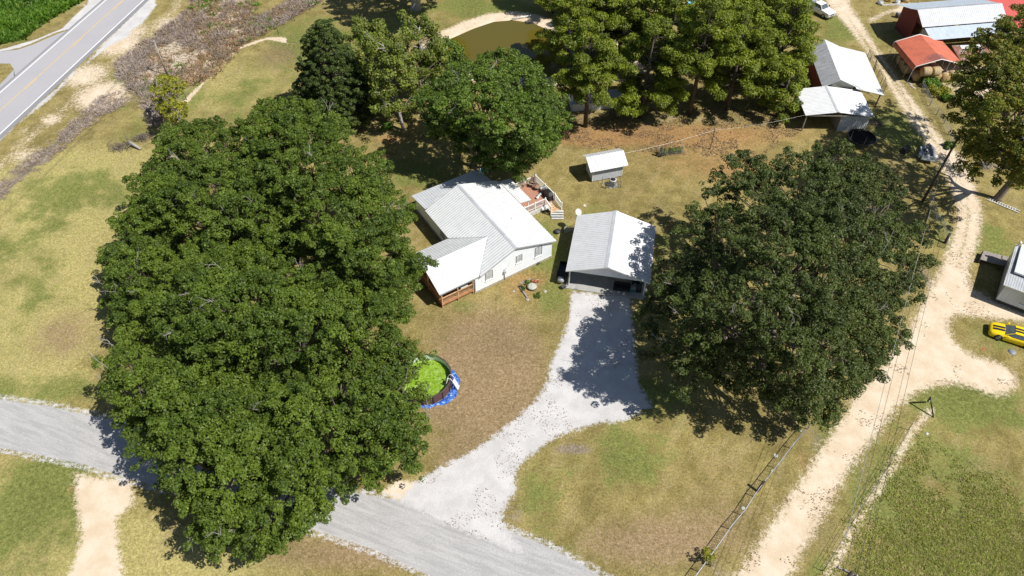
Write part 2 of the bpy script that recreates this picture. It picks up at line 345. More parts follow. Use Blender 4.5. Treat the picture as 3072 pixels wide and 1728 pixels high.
# region outlines, traced from the photo onto the ground plane
drive=VP([(1437,733),(1582,745),(1590,800),(1598,880),(1605,960),(1640,1022),(1570,1060),(1500,1065),(1440,1085),(1390,1105),(1330,1150),(1298,1185),(1296,1240),(1262,1290),(1270,1330),(1330,1400),(1150,1330),(1000,1262),(1045,1212),(1100,1178),(1180,1140),(1240,1098),(1300,1050),(1350,1005),(1378,960),(1385,910),(1412,860),(1432,800)])
croad=VP([(-500,880),(0,1003),(120,1020),(240,1046),(420,1100),(620,1165),(830,1225),(960,1250),(1070,1265),(1250,1318),(1420,1393),(1500,1440),(1800,1620),(1750,1760),(1330,1560),(1085,1452),(940,1385),(800,1338),(640,1290),(480,1245),(330,1208),(210,1170),(80,1143),(0,1128),(-500,1010)])
left_t=C4([(560,-120),(600,60),(750,220),(900,400),(1090,640),(1250,930),(1400,1180),(1560,1400)])+C4([(1730,180),(1790,330),(1860,500),(1900,650),(1890,850),(1830,1000),(1740,1230),(1650,1400)],oy=432)+C4([(1480,280),(1380,520),(1240,640),(1120,820),(1000,950),(890,1050),(800,1220),(680,1400)],oy=864)+C4([(500,200),(350,450),(200,650),(80,850),(-50,1030),(-320,1449),(-600,1950)],oy=1296)
right_t=C4([(800,-120),(830,60),(960,250),(1110,510),(1300,790),(1430,960),(1600,1200),(1750,1400)])+C4([(1980,150),(2080,420),(2150,620),(2150,850),(2090,1080),(2030,1250),(2050,1449)],oy=432)+C4([(2150,50),(2320,150),(2576,250),(3300,420),(3300,600),(2576,330),(2350,320),(2150,300),(1950,270),(1830,320),(1830,450),(1930,600),(2080,680),(2300,740),(2450,830),(2520,930),(2480,1010),(2380,1080),(2250,1080),(2050,1000),(1900,970),(1700,980),(1500,1050),(1380,1150),(1300,1200),(1200,1350),(1120,1449)],oy=864)+C4([(880,300),(740,520),(600,800),(450,1050),(330,1230),(240,1449),(-100,1950)],oy=1296)
track=left_t+right_t[::-1]
sandpatch=VP([(188,1188),(240,1200),(330,1205),(338,1270),(295,1300),(300,1380),(312,1449),(330,1600),(150,1600),(172,1449),(205,1350),(188,1260)])
entrance=VP([(950,1240),(1000,1205),(1050,1210),(1060,1260),(1000,1268)])
pondp=[G(x,y)[:2] for x,y in[(1300,150),(1345,115),(1420,82),(1480,62),(1540,57),(1600,66),(1650,88),(1720,110),(1800,130),(1870,165),(1890,200),(1850,215),(1750,225),(1600,235),(1480,225),(1390,205),(1330,185)]]
shoulder=C4([(900,-60),(1560,-60),(1570,60),(1440,230),(1330,300),(1290,370),(1090,470),(880,640),(720,740),(560,900),(380,1050),(200,1230),(0,1420),(-300,1700),(-300,1449),(0,1390),(500,1000),(900,600),(1100,380),(1430,60)],ox=0)
shoulder2=C4([(900,-60),(1080,-60),(1000,60),(800,260),(560,330),(330,430),(200,480),(0,520),(-200,560),(-200,470),(0,500),(350,400),(620,290),(760,150),(880,40)],ox=0)
siderd=C4([(770,240),(730,290),(560,350),(330,450),(180,500),(0,520),(-900,640),(-900,690),(0,640),(100,640),(140,700),(140,800),(300,700),(600,400),(850,190)],ox=0)
siderd2=C4([(140,700),(60,790),(0,850),(-400,1150),(-400,1240),(0,905),(150,770)],ox=0)
brushp=C4([(1180,640),(1300,560),(1400,420),(1560,380),(1620,300),(1800,200),(1850,60),(1950,-60),(2650,-60),(2576,150),(2700,120),(2900,20),(3100,-60),(3350,-60),(3150,60),(2900,200),(2700,330),(2576,400),(2440,470),(2370,560),(2250,680),(2150,790),(1950,880),(1800,960),(1700,1080),(1600,1290),(1500,1250),(1420,960),(1300,900),(1200,780)],ox=0)
scrubstrip=C4([(1250,900),(1420,1000),(1300,1060),(1080,1150),(900,1280),(700,1449),(300,1800),(-400,2350),(-400,2150),(200,1650),(560,1380),(780,1180),(1000,980)],ox=0)
fieldgreen=C4([(-700,-200),(1000,-200),(850,0),(740,60),(640,110),(450,230),(300,330),(250,400),(0,440),(-700,560)],ox=0)
weedfield=C4([(1330,-20),(1500,-60),(1900,200),(2300,350),(2700,520),(3300,700),(3300,1900),(150,1900),(420,1449),(700,900),(1000,450),(1150,200)],oy=1296)
footpath=C4([(2680,400),(2576,440),(2400,500),(2300,600),(2200,720),(2060,840),(1950,970),(1850,1090),(1750,1120),(1800,1060),(1920,930),(2040,820),(2180,730),(2280,600),(2380,480),(2560,410),(2700,370),(2880,370),(2900,440)],ox=0)
def blob(lst):
    out=[]
    for x,y,rx,ry,wt in lst:
        c=V(x,y); a=V(x+rx,y); b=V(x,y-ry); out.append((c[0],c[1],abs(a[0]-c[0]),abs(b[1]-c[1]),wt))
    return out
GREEN=blob([(80,760,120,120,.45),(330,200,80,30,.8),(300,60,60,40,.5),(480,60,70,40,.4),(2400,1300,200,200,.4),(1250,590,40,60,.5),(200,480,220,60,.75),(60,620,120,90,.5),(120,980,200,40,.8),(60,1300,140,160,.95),(120,1200,100,60,.5),(1560,1150,130,80,.85),(1360,1250,60,90,.7),(1070,440,110,40,.85),(1480,560,110,60,.5),(1360,640,50,80,.9),(2260,330,80,60,1),(2520,620,80,60,.9),(2450,1010,160,60,.95),(2350,1300,260,220,.6),(600,250,140,80,.6),(760,100,80,60,.9),(1230,20,180,40,.9),(2110,70,60,50,.9),(2250,100,60,40,.5),(1400,700,60,80,.6),(1180,770,50,20,.8),(2480,840,90,40,.6),(2100,1120,70,90,.4),(1700,620,60,60,.7),(2340,560,60,70,.5),(1950,430,60,60,.35),(400,240,90,30,.4),(350,320,60,60,.5),(1460,1400,160,30,.4),(1660,1000,120,60,.8),(1020,390,60,60,.4),(700,1500,300,60,.5),(1320,840,120,60,.35),(950,120,120,90,.8)])
BROWN=blob([(1200,850,170,120,.72),(1180,1010,150,110,.78),(1280,960,120,150,.6),(160,840,120,90,.75),(1130,1170,80,60,.5),(1840,1300,200,120,.55),(1600,1370,200,80,.8),(1200,440,120,60,.3),(980,1400,250,60,.6),(700,1380,300,60,.5),(420,1330,80,80,.3),(1760,1150,200,60,.35),(700,140,80,50,.7),(2480,1180,120,60,.5),(1600,640,200,60,.5),(2180,1200,60,160,.5)])
ORANGE=blob([(1700,335,420,34,.9),(1480,345,80,20,.8),(1750,410,260,50,.55),(1600,500,150,60,.35),(1340,690,80,40,.5),(1300,740,90,50,.5),(1440,680,40,90,.3),(1500,1180,70,40,.3),(2020,1160,30,60,.6),(980,350,60,16,.7),(1900,440,120,50,.4),(200,900,60,60,.3),(1010,1245,50,20,.8),(220,1230,60,22,.8),(1830,1330,60,60,.3),(2440,470,40,60,.6)])
SCRUB=blob([(2280,200,14,120,.0),(2400,400,25,60,.8),(2290,560,30,90,.35),(2060,1120,40,90,.55),(1960,1300,40,100,.5),(1800,1430,60,80,.55),(2200,1080,30,60,.5),(2330,700,20,60,.7),(2260,860,16,60,.5),(1440,1130,60,18,.9),(1290,1290,40,50,.6),(1350,720,40,14,.5),(2400,890,60,60,.25),(1620,290,350,60,.5)])
PALE=blob([(120,640,260,260,1.0),(150,1300,260,240,.8),(600,200,220,110,.7),(420,1380,200,80,.6),(180,440,260,60,.8),(1050,400,120,60,.5),(600,1440,300,60,.6),(30,900,200,120,.7),(1290,60,120,50,.4),(2250,30,60,60,.4)])
def fields(X,Y):
    def P(poly,wd): return np.clip(.5+sdist(poly,X,Y)/(2*wd),0,1)
    def Bl(lst):
        r=np.zeros(X.shape)
        for cx,cy,rx,ry,wt in lst: r+=wt*np.exp(-(((X-cx)/rx)**2+((Y-cy)/ry)**2)*.9)
        return np.clip(r,0,1.2)
    gravel=np.maximum(P(drive,1.3),P(shoulder,1.0)); gravel=np.maximum(gravel,P(shoulder2,.5))
    sand=P(track,1.9); sand=np.maximum(sand,P(sandpatch,1.2)); sand=np.maximum(sand,P(entrance,.8)*.9)
    dp=sdist(pondp,X,Y); bank=np.clip(.5+(dp+2.6)/3.0,0,1); sand=np.maximum(sand,bank)
    bs=P(brushp,3.0); sand=np.maximum(sand,bs*.52); sand=np.maximum(sand,P(footpath,.6)*.9)
    dl=sdist(shoulder,X,Y); sand=np.maximum(sand,np.clip(1-np.abs(dl+3.5)/5,0,1)*.50*(X<-30))
    dr_=sdist(croad,X,Y); gravel=np.maximum(gravel,np.clip(1-np.abs(dr_+.2)/1.1,0,1)*.60)
    vl=np.array([G(x,y)[:2] for x,y in((2790,1230),(2735,1300),(2668,1415),(2570,1570),(2490,1713),(2440,1800))])
    for a_,b_ in zip(vl,vl[1:]):
        e_=b_-a_; t_=np.clip(((X-a_[0])*e_[0]+(Y-a_[1])*e_[1])/(e_@e_),0,1); sand=np.maximum(sand,.62*np.clip(1-np.hypot(X-a_[0]-e_[0]*t_,Y-a_[1]-e_[1]*t_)/1.6,0,1))
    for (px,py,rr,am) in ((255,240,6,.75),(215,190,5,.72),(300,110,6,.7),(335,80,5,.62),(130,300,3,.6),(420,60,5,.6),(560,70,5,.55),(520,110,4,.5),(60,390,4,.55),(60,330,2,.5),(1660,140,4,.7),(1900,170,5,.5),(2340,170,3,.6),(2440,200,7,.75),(2420,150,5,.5),(2560,80,20,.3)):
        c=V(px,py); sand=np.maximum(sand,am*np.exp(-(((X-c[0])**2+(Y-c[1])**2)/rr**2)))
    # crossing path at the top right
    cp=C4([(1000,180),(1300,60),(1350,20),(1900,40),(1900,170),(1250,130),(1020,240)]); sand=np.maximum(sand,P(cp,1.5)*.85)
    road=P(croad,.9); green=Bl(GREEN); green=np.maximum(green,P(fieldgreen,2)); wf=P(weedfield,2); green=np.where(wf>.4,np.clip(green,.45,.75),green)
    # worn strip between the wheel ruts of the track
    brown=Bl(BROWN); orange=Bl(ORANGE); scrub=Bl(SCRUB); scrub=np.maximum(scrub,np.maximum(bs*.85,P(scrubstrip,1.5)*.75))
    mid=np.array([((a[0]+b[0])/2,(a[1]+b[1])/2) for a,b in zip(left_t[:14],right_t[:14])])
    dm=np.full(X.shape,1e9)
    for i in range(len(mid)-1):
        a,b=mid[i],mid[i+1]; e=b-a; t=np.clip(((X-a[0])*e[0]+(Y-a[1])*e[1])/(e@e),0,1); dm=np.minimum(dm,np.hypot(X-a[0]-e[0]*t,Y-a[1]-e[1]*t))
    sand=sand-.34*np.clip(1-dm/.55,0,1)*(sand>.4)
    # ruts on the county road
    return np.stack([gravel,sand,road,green],-1),np.stack([brown,orange,scrub,Bl(PALE)],-1)
def grid_mesh(name,X,Y,Z,faces,kind='structure',m='ground'):
    me=bpy.data.meshes.new(name); nv=X.size; co=np.stack([X.ravel(),Y.ravel(),Z.ravel()],-1).astype(np.float32)
    me.vertices.add(nv); me.vertices.foreach_set('co',co.ravel()); nf=len(faces)
    me.loops.add(nf*4); me.loops.foreach_set('vertex_index',faces.astype(np.int32).ravel())
    me.polygons.add(nf); me.polygons.foreach_set('loop_start',np.arange(nf,dtype=np.int32)*4)
    me.update(calc_edges=True)
    A,B=fields(X.ravel(),Y.ravel())
    for nm,d in(('wa',A),('wb',B)):
        at=me.attributes.new(nm,'FLOAT_COLOR','POINT'); at.data.foreach_set('color',d.astype(np.float32).ravel())
    me.materials.append(M[m]); o=bpy.data.objects.new(name,me); COL.objects.link(o); tag(o,kind=kind); return o
def pond_depth(X,Y): return -np.clip(sdist(pondp,X,Y)*.25+.05,0,.8)
inner=np.concatenate([np.array([-900,-400,-220,-140]),np.arange(-110,110.1,.5),np.array([140,220,400,900])])
innery=np.concatenate([np.array([-500,-200,-80,-20,5]),np.arange(16,135.1,.5),np.array([150,200,300,500,1100])])
X,Y=np.meshgrid(inner,innery); Z=pond_depth(X,Y); nx,ny=len(inner),len(innery)
idx=np.arange(nx*ny).reshape(ny,nx); Fq=np.stack([idx[:-1,:-1],idx[:-1,1:],idx[1:,1:],idx[1:,:-1]],-1).reshape(-1,4)
grid_mesh('ground',X,Y,Z,Fq)
def sheet(name,poly,z,grow=1.2,step=.4):
    p=np.array(poly); x=np.arange(max(p[:,0].min(),-120)-2,min(p[:,0].max(),120)+2,step); y=np.arange(max(p[:,1].min(),8)-2,min(p[:,1].max(),140)+2,step)
    X,Y=np.meshgrid(x,y); nx,ny=len(x),len(y); idx=np.arange(nx*ny).reshape(ny,nx)
    Fq=np.stack([idx[:-1,:-1],idx[:-1,1:],idx[1:,1:],idx[1:,:-1]],-1).reshape(-1,4)
    d=sdist(poly,X.ravel(),Y.ravel()); keep=d[Fq].max(1)>-grow; Fq=Fq[keep]
    used=np.unique(Fq); mp=-np.ones(nx*ny,int); mp[used]=np.arange(len(used)); X=X.ravel()[used]; Y=Y.ravel()[used]
    return grid_mesh(name,X,Y,np.full(X.shape,z),mp[Fq])
sheet('dirt_track',track,.004); sheet('county_road',croad,.008,1.0); sheet('gravel_driveway',drive,.012,.9); sheet('sandy_path',sandpatch,.004)
# pond
mb=MB(); k=len(pondp); cen=np.mean(np.array(pondp),0)
grown=[(cen[0]+(p[0]-cen[0])*1.01,cen[1]+(p[1]-cen[1])*1.01,-.10) for p in pondp]
mb.add(grown,[tuple(range(k))]); o=mb.build('pond_water','pond'); tag(o,kind='structure')
# highway
hd=Vector(G(319,0))-Vector(G(0,279)); hd.normalize(); hn=Vector((hd.y,-hd.x,0))
h0=Vector(G(0,279)); wR=(Vector(G(200,402.5-.9317*200))-h0).dot(hn)
def strip(a0,a1,o0,o1,z,pieces=1):
    return [h0+hd*a0+hn*o0+Vector((0,0,z)),h0+hd*a0+hn*o1+Vector((0,0,z)),h0+hd*a1+hn*o1+Vector((0,0,z)),h0+hd*a1+hn*o0+Vector((0,0,z))]
mb=MB(); mb.add([tuple(v) for v in strip(-200,400,-.35,wR+.15,.030)],[(0,1,2,3)]); mb.add([tuple(v) for v in strip(-200,400,-.37,-.35,.030)],[(0,1,2,3)])
o=mb.build('highway','asphalt'); tag(o,kind='structure')
mb=MB(); mb.add([tuple(v) for v in strip(-200,400,wR+.15,wR+.85,.022)],[(0,1,2,3)]); mb.add([tuple(v) for v in strip(-200,400,-.75,-.37,.022)],[(0,1,2,3)]); o=mb.build('highway_shoulder','asphalt_dark'); tag(o,kind='structure')
for nm,offs,cm in(('white_edge_lines',[(-.09,.09),(wR-.09,wR+.09)],'line_white'),):
    mb=MB()
    for a,b in offs: mb.add([tuple(v) for v in strip(-200,400,a,b,.036)],[(0,1,2,3)])
    o=mb.build(nm,cm); tag(o,kind='structure')
yc=(Vector(G(200,334-.9076*200))-h0).dot(hn)
mb=MB(); mb.add([tuple(v) for v in strip(-200,400,yc-.06,yc+.06,.036)],[(0,1,2,3)])
for i in range(-16,32): mb.add([tuple(v) for v in strip(i*12.2+1.5,i*12.2+4.6,yc+.16,yc+.25,.036)],[(0,1,2,3)])
o=mb.build('yellow_centre_line','line_yellow'); tag(o,kind='structure')
for nm,p in(('side_road',siderd),('side_road_branch',siderd2)):
    mb=MB(); mb.add([(q[0],q[1],.016) for q in p],[tuple(range(len(p)))]); o=mb.build(nm,'asphalt'); tag(o,kind='structure')
# ------------------------------------------------------------ trees
def leaf_mesh(name,cent,rad,n,size,m,parent,elong=1.5,squash=.75,upb=.35,hemi=.25,radial=False,tints=None,origin=(0,0,0),shell=(.72,1.08),lobes=4,kind=None,sub=0):
    cent=np.array(cent,float); rad=np.array(rad,float); K=len(cent)
    if sub:
        if tints is None: tints=rng.random(K)
        k2=np.maximum(4,(sub*(rad/rad.mean())**2).astype(int)); w2=np.repeat(np.arange(K),k2); N2=len(w2)
        d2=rng.normal(size=(N2,3)); d2/=np.linalg.norm(d2,axis=1)[:,None]; lo=(d2[:,2]<-.2)&(rng.random(N2)>.25); d2[lo,2]*=-1
        st=rng.normal(size=(K,3))*.16+1; st[:,2]*=squash
        cent=cent[w2]+d2*st[w2]*(rad[w2]*(.35+.75*rng.random(N2)**.7))[:,None]; rad=rad.mean()*(.26+.22*rng.random(N2)); tints=np.clip(tints[w2]+rng.normal(size=N2)*.12,0,1); K=N2; n=n/sub; squash=.8; lobes=2
    cnt=np.maximum(3,(n*(rad/rad.mean())**2).astype(int)); who=np.repeat(np.arange(K),cnt); N=len(who)
    dr=rng.normal(size=(N,3)); dr/=np.linalg.norm(dr,axis=1)[:,None]
    low=(dr[:,2]<-.15)&(rng.random(N)>hemi); dr[low,2]*=-1
    # lumpy outline: each puff gets a few random bulges
    lb=rng.normal(size=(K,lobes,3)); lb/=np.linalg.norm(lb,axis=2)[:,:,None]; lb[:,:,2]=np.abs(lb[:,:,2])*.7
    dots=np.einsum('nj,nlj->nl',dr,lb[who]).max(1)
    r=rad[who]*(shell[0]+(shell[1]-shell[0])*rng.random(N)**.6)*(.74+.38*np.clip(dots,0,1)**2)
    p=cent[who]+dr*r[:,None]*np.array([1,1,squash])
    nr=dr*.75+rng.normal(size=(N,3))*.55; nr[:,2]+=upb; nr/=np.linalg.norm(nr,axis=1)[:,None]
    a=rng.normal(size=(N,3))
    if radial: a=dr+a*.35
    a-=nr*np.einsum('ij,ij->i',a,nr)[:,None]; a/=np.linalg.norm(a,axis=1)[:,None]; b=np.cross(nr,a)
    s=size*(.65+.7*rng.random(N)); la=(s*elong*.5)[:,None]; lb_=(s*.5)[:,None]
    v=np.stack([p-a*la,p+b*lb_-a*la*.1,p+a*la,p-b*lb_-a*la*.1],1)-np.array(origin)
    if tints is None: tints=rng.random(K)
    tint=np.clip(tints[who]*.85+.15*rng.random(N),0,1)
    return quads_obj(name,v,tint,m,parent,kind)
def quads_obj(name,v,tint,m,parent=None,kind=None):
    N=len(v); me=bpy.data.meshes.new(name); me.vertices.add(N*4); me.vertices.foreach_set('co',v.astype(np.float32).ravel())
    me.loops.add(N*4); me.loops.foreach_set('vertex_index',np.arange(N*4,dtype=np.int32)); me.polygons.add(N)
    me.polygons.foreach_set('loop_start',np.arange(N,dtype=np.int32)*4); me.update(calc_edges=True)
    at=me.attributes.new('tint','FLOAT','FACE'); at.data.foreach_set('value',tint.astype(np.float32))
    me.materials.append(M[m]); o=bpy.data.objects.new(name,me); COL.objects.link(o)
    if parent is not None: o.parent=parent
    if kind: tag(o,kind=kind)
    return o
def crown_pts(poly,ztop,zlow,zhigh,sp,rr,inset=.55,tries=6000,power=.75,existing=None,tp=1.0):
    P=np.array(poly,float); x0,y0=P.min(0); x1,y1=P.max(0); pts=[];rad=[]
    X=rng.uniform(x0,x1,tries); Y=rng.uniform(y0,y1,tries); sd=sdist(poly,X,Y); gx,gy=np.meshgrid(np.linspace(x0,x1,40),np.linspace(y0,y1,40)); D=sdist(poly,gx,gy).max()
    arr=np.zeros((0,3))
    for x,y,s in zip(X,Y,sd):
        if s<0: continue
        t=(y1-y)/(y1-y0); e=zlow+(zhigh-zlow)*t**tp; z=e+(ztop-e)*sin(pi/2*min(1,s/D*1.15))**power
        r=random.uniform(*rr); mpp=hypot(V(x+5,y,z)[0]-V(x-5,y,z)[0],0)/10
        if s<r/mpp*inset: continue
        z+=random.uniform(-1.1,.7)
        p=np.array(V(x,y,z))
        if len(arr) and (np.linalg.norm((arr-p)*np.array([1,1,.7]),axis=1)<sp*random.uniform(.85,1.25)).any(): continue
        arr=np.vstack([arr,p]); rad.append(r)
    return arr,np.array(rad)
def limb(mb,a,b,r0,r1,wob=.12,seg=4,n=5,sag=.0):
    a=Vector(a); b=Vector(b); L=(b-a).length; pts=[];rs=[]
    for i in range(seg+1):
        t=i/seg; p=a.lerp(b,t)
        if 0<i<seg: p=p+Vector((random.uniform(-1,1),random.uniform(-1,1),random.uniform(-.4,1)))*L*wob*.5
        pts.append(p); rs.append(r0+(r1-r0)*t)
    mb.tube(pts,rs,n); return pts
def twigs(mb,p,d,L,r,depth=2):
    d=Vector(d).normalized(); q=Vector(p)+d*L; mid=(Vector(p)+q)/2+Vector([random.uniform(-.08,.08)*L for _ in range(3)])
    mb.tube([p,mid,q],[r,r*.75,r*.4],4)
    if depth>0:
        for _ in range(random.choice((2,3))):
            t=random.uniform(.35,.95); s=Vector(p).lerp(q,t); dd=(d+Vector([random.uniform(-.8,.8) for _ in range(3)])).normalized()
            twigs(mb,s,dd,L*random.uniform(.4,.65),r*.55,depth-1)
def oak(name,label,poly,ztop,zlow,zhigh,leaf,sp=1.5,rr=(.8,1.5),n=850,size=.13,base=None,cat='tree',group=None,trunk_r=.45,dead=6,fork=None,under=.6,bark='bark',squash=.72,elong=1.5,power=.75,tries=6000,barktw='bark_pale',sub=13,tp=1.0):
    pts,rad=crown_pts(poly,ztop,zlow,zhigh,sp,rr,power=power,tries=tries,tp=tp)
    if base is None:
        c=pts.mean(0); base=(c[0],c[1]-.5,0)
    base=Vector((base[0],base[1],0)); root=thing(name,label,cat,base,0,group)
    fork=Vector((base.x+random.uniform(-.5,.5),base.y+random.uniform(-.5,.5),fork or ztop*.24))
    tb=MB(); tb.tube([base-Vector((0,0,.1)),base+Vector((0,0,.35)),base.lerp(fork,.5)+Vector((.1,.05,0)),fork],[trunk_r*1.55,trunk_r*1.1,trunk_r*.95,trunk_r*.8],10)
    # main limbs
    k=min(12,max(5,len(pts)//12)); idx=rng.choice(len(pts),k,replace=False); mains=[]
    for i in idx:
        p=Vector(pts[i]); m_=fork.lerp(p,.62); m_.z=fork.z+(p.z-fork.z)*.5
        limb(tb,fork,m_,trunk_r*.5,trunk_r*.22,.16,5,6); mains.append(m_)
    br=MB()
    for p in pts:
        p=Vector(p); m_=min(mains,key=lambda q:(q-p).length); limb(br,m_,p-Vector((0,0,.4)),trunk_r*.17,.03,.2,3,4)
    tws=[]
    for i in range(dead):
        tw=MB(); tws.append(tw)
        p=Vector(pts[random.randrange(len(pts))]); out=(p-fork).normalized()
        twigs(tw,p+Vector((0,0,-.3)),out+Vector((random.uniform(-.7,.7),random.uniform(-.7,.7),random.uniform(.1,.6))),random.uniform(1.4,2.4),.042,2)
    for mbb in [tb,br]+tws: mbb.v=[(x-base.x,y-base.y,z-base.z) for x,y,z in mbb.v]
    tb.build('trunk',bark,root); br.build('branches',bark,root)
    for tw in tws: tw.build('dead_branch',barktw,root)
    # under layers for volume
    ex=[];er=[]
    for p,r in zip(pts,rad):
        if random.random()<under and p[2]>zlow+2:
            q=p.copy(); q[2]-=random.uniform(1.6,3.2); q[:2]+=(np.array(base)[:2]-q[:2])*.12+rng.normal(size=2)*.5
            if q[2]>1.2: ex.append(q); er.append(r)
    allp=np.vstack([pts]+([np.array(ex)] if ex else [])); allr=np.concatenate([rad,np.array(er)]) if ex else rad
    tn=np.clip(rng.random(len(allp))*.9+.05,0,1)
    leaf_mesh('leaves',allp,allr,n,size,leaf,root,tints=tn,origin=base,squash=squash,elong=elong,sub=sub)
    return root
oak('oak_tree','dark green oak nearest the white house roof, behind the others of the big clump',[(600,330),(650,258),(700,248),(770,245),(830,270),(870,310),(890,365),(965,385),(1000,420),(988,470),(1040,500),(1062,540),(1040,610),(1078,655),(1045,745),(960,770),(860,740),(760,650),(680,560),(610,470)],13.5,4,11,'leaf_oak',group='oaks crowded around the front of the white house')
oak('oak_tree','oak at the upper left of the big clump, beside the old log',[(388,340),(410,300),(475,308),(540,298),(620,320),(700,360),(760,440),(780,560),(760,660),(640,700),(500,690),(400,620),(320,560),(322,445),(368,410),(398,392)],11.5,3,7.5,'leaf_oak',group='oaks crowded around the front of the white house')
oak('oak_tree','oak at the left edge of the big clump, overhanging the bare lawn',[(248,640),(300,592),(292,540),(360,520),(430,600),(450,740),(400,880),(290,868),(262,840),(290,780),(262,705)],8.5,2.5,5,'leaf_oak',group='oaks crowded around the front of the white house')
oak('oak_tree','oak in the middle of the big clump, tallest of them',[(400,700),(440,640),(560,620),(700,640),(820,690),(960,720),(1052,760),(1030,830),(1048,900),(960,960),(800,950),(640,930),(480,940),(400,880),(380,800)],13.5,6,9,'leaf_oak',group='oaks crowded around the front of the white house')
oak('oak_tree','bright green oak shading the county road at the lower left',[(232,920),(270,885),(300,855),(400,870),(520,880),(640,930),(740,1010),(760,1120),(720,1240),(650,1340),(560,1398),(500,1380),(450,1272),(392,1222),(338,1175),(330,1085),(290,1050),(250,1020),(252,960)],11.5,3.2,7,'leaf_oak',group='oaks crowded around the front of the white house')
oak('oak_tree','bright green oak between the round pool and the county road',[(640,960),(760,890),(900,880),(1000,830),(1035,850),(1072,878),(1080,915),(1035,932),(1060,955),(1086,1000),(1062,1045),(1085,1085),(1082,1125),(1048,1172),(975,1195),(900,1200),(850,1220),(818,1262),(832,1300),(790,1342),(715,1342),(700,1372),(620,1402),(560,1390),(600,1250),(620,1100)],12,3.2,8,'leaf_oak',group='oaks crowded around the front of the white house')
oak('oak_tree','huge round dark oak standing alone between the carport and the dirt track',[(1880,378),(1950,400),(2000,366),(2060,372),(2110,352),(2200,402),(2268,450),(2288,540),(2330,590),(2362,622),(2318,700),(2325,760),(2282,792),(2285,860),(2232,905),(2210,960),(2148,1022),(2090,1062),(2050,1085),(1990,1078),(1950,1030),(1890,1010),(1800,975),(1735,1022),(1698,1000),(1665,940),(1600,885),(1588,822),(1622,740),(1640,655),(1722,622),(1700,562),(1760,512),(1738,452),(1790,440),(1822,392)],17,3.6,13,'leaf_oak_dark',power=1.35,tp=1.5,sp=1.6,n=850,size=.13,tries=9000,under=.35,dead=16,trunk_r=.7)
oak('broadleaf_tree','leafy green tree behind the white house, in front of the pond',[(1042,235),(1100,190),(1180,152),(1250,128),(1330,142),(1362,180),(1402,232),(1436,300),(1405,345),(1370,402),(1290,414),(1215,380),(1150,345),(1105,330),(1060,320)],13,2.5,11,'leaf_broad',sp=1.4,n=620,size=.15,base=G(1424,503),dead=3,trunk_r=.3,fork=4)
oak('yellow_green_tree','thin yellow-green tree by the brush below the leaning pole',[(380,205),(400,190),(440,188),(468,215),(462,250),(475,290),(450,318),(415,310),(395,280),(382,240)],7,2.5,5.5,'leaf_yellow',sp=1.1,rr=(.45,.8),n=110,size=.17,base=G(512,392),dead=4,trunk_r=.12,under=0,fork=1.5)
oak('autumn_tree','tall tree turning yellow and orange at the right edge, trunk beside the white ladder',[(2385,240),(2405,170),(2440,110),(2480,60),(2530,25),(2600,10),(2700,60),(2730,250),(2690,430),(2600,490),(2540,470),(2510,400),(2470,425),(2430,375),(2398,310)],20,6,17.5,'leaf_autumn',sp=1.45,n=560,size=.15,under=.3,base=G(2990,598),dead=4,trunk_r=.42,fork=5)
oak('shade_tree','thick pale trunk under a crown at the top edge, behind the evergreen',[(880,-190),(960,-240),(1080,-250),(1160,-180),(1180,-110),(1120,-60),(1050,-50),(960,-70),(900,-110)],14,8,11,'leaf_broad',sp=1.7,n=300,size=.25,base=G(1248,26),dead=0,trunk_r=.75,fork=4.5,bark='bark_pale')
oak('roadside_shrub','small bright yellow-green bush growing through the wire fence',[(1766,1385),(1780,1377),(1797,1388),(1806,1406),(1790,1416),(1772,1410),(1762,1398)],1.2,.4,.8,'leaf_yellow',sp=.5,rr=(.2,.34),n=70,size=.09,dead=0,trunk_r=.04,under=.3,fork=.3,cat='shrub')
# conical evergreen
def cone_tree(name,label,base,h,R,leaf,n=430,size=.14,cat='evergreen'):
    base=Vector(base); root=thing(name,label,cat,base); tb=MB(); tb.tube([(0,0,-.1),(0,0,h*.5),(.1,0,h*.95)],[.3,.18,.05],8); tb.build('trunk','bark',root)
    pts=[];rad=[]
    for i in range(1400):
        t=random.random()**1.3; z=.6+t*(h-1); r=R*(1-t)**.55*random.uniform(.72,1.08); a=random.uniform(0,2*pi); p=np.array([r*cos(a),r*sin(a),z]); q=.7+.55*(1-t)
        if any(np.linalg.norm(p-s)<q*.95 for s in pts): continue
        pts.append(p); rad.append(q)
    br=MB()
    for p in pts: br.tube([(0,0,max(.3,p[2]-.8)),tuple(p)],[.05,.02],4)
    br.build('branches','bark',root); leaf_mesh('leaves',pts,rad,n,size,leaf,root,squash=.95,elong=1.6,sub=7)
    return root
cone_tree('evergreen_tree','tall pointed dark evergreen left of the pond',G(1018,348),14.5,5.2,'leaf_cedar')
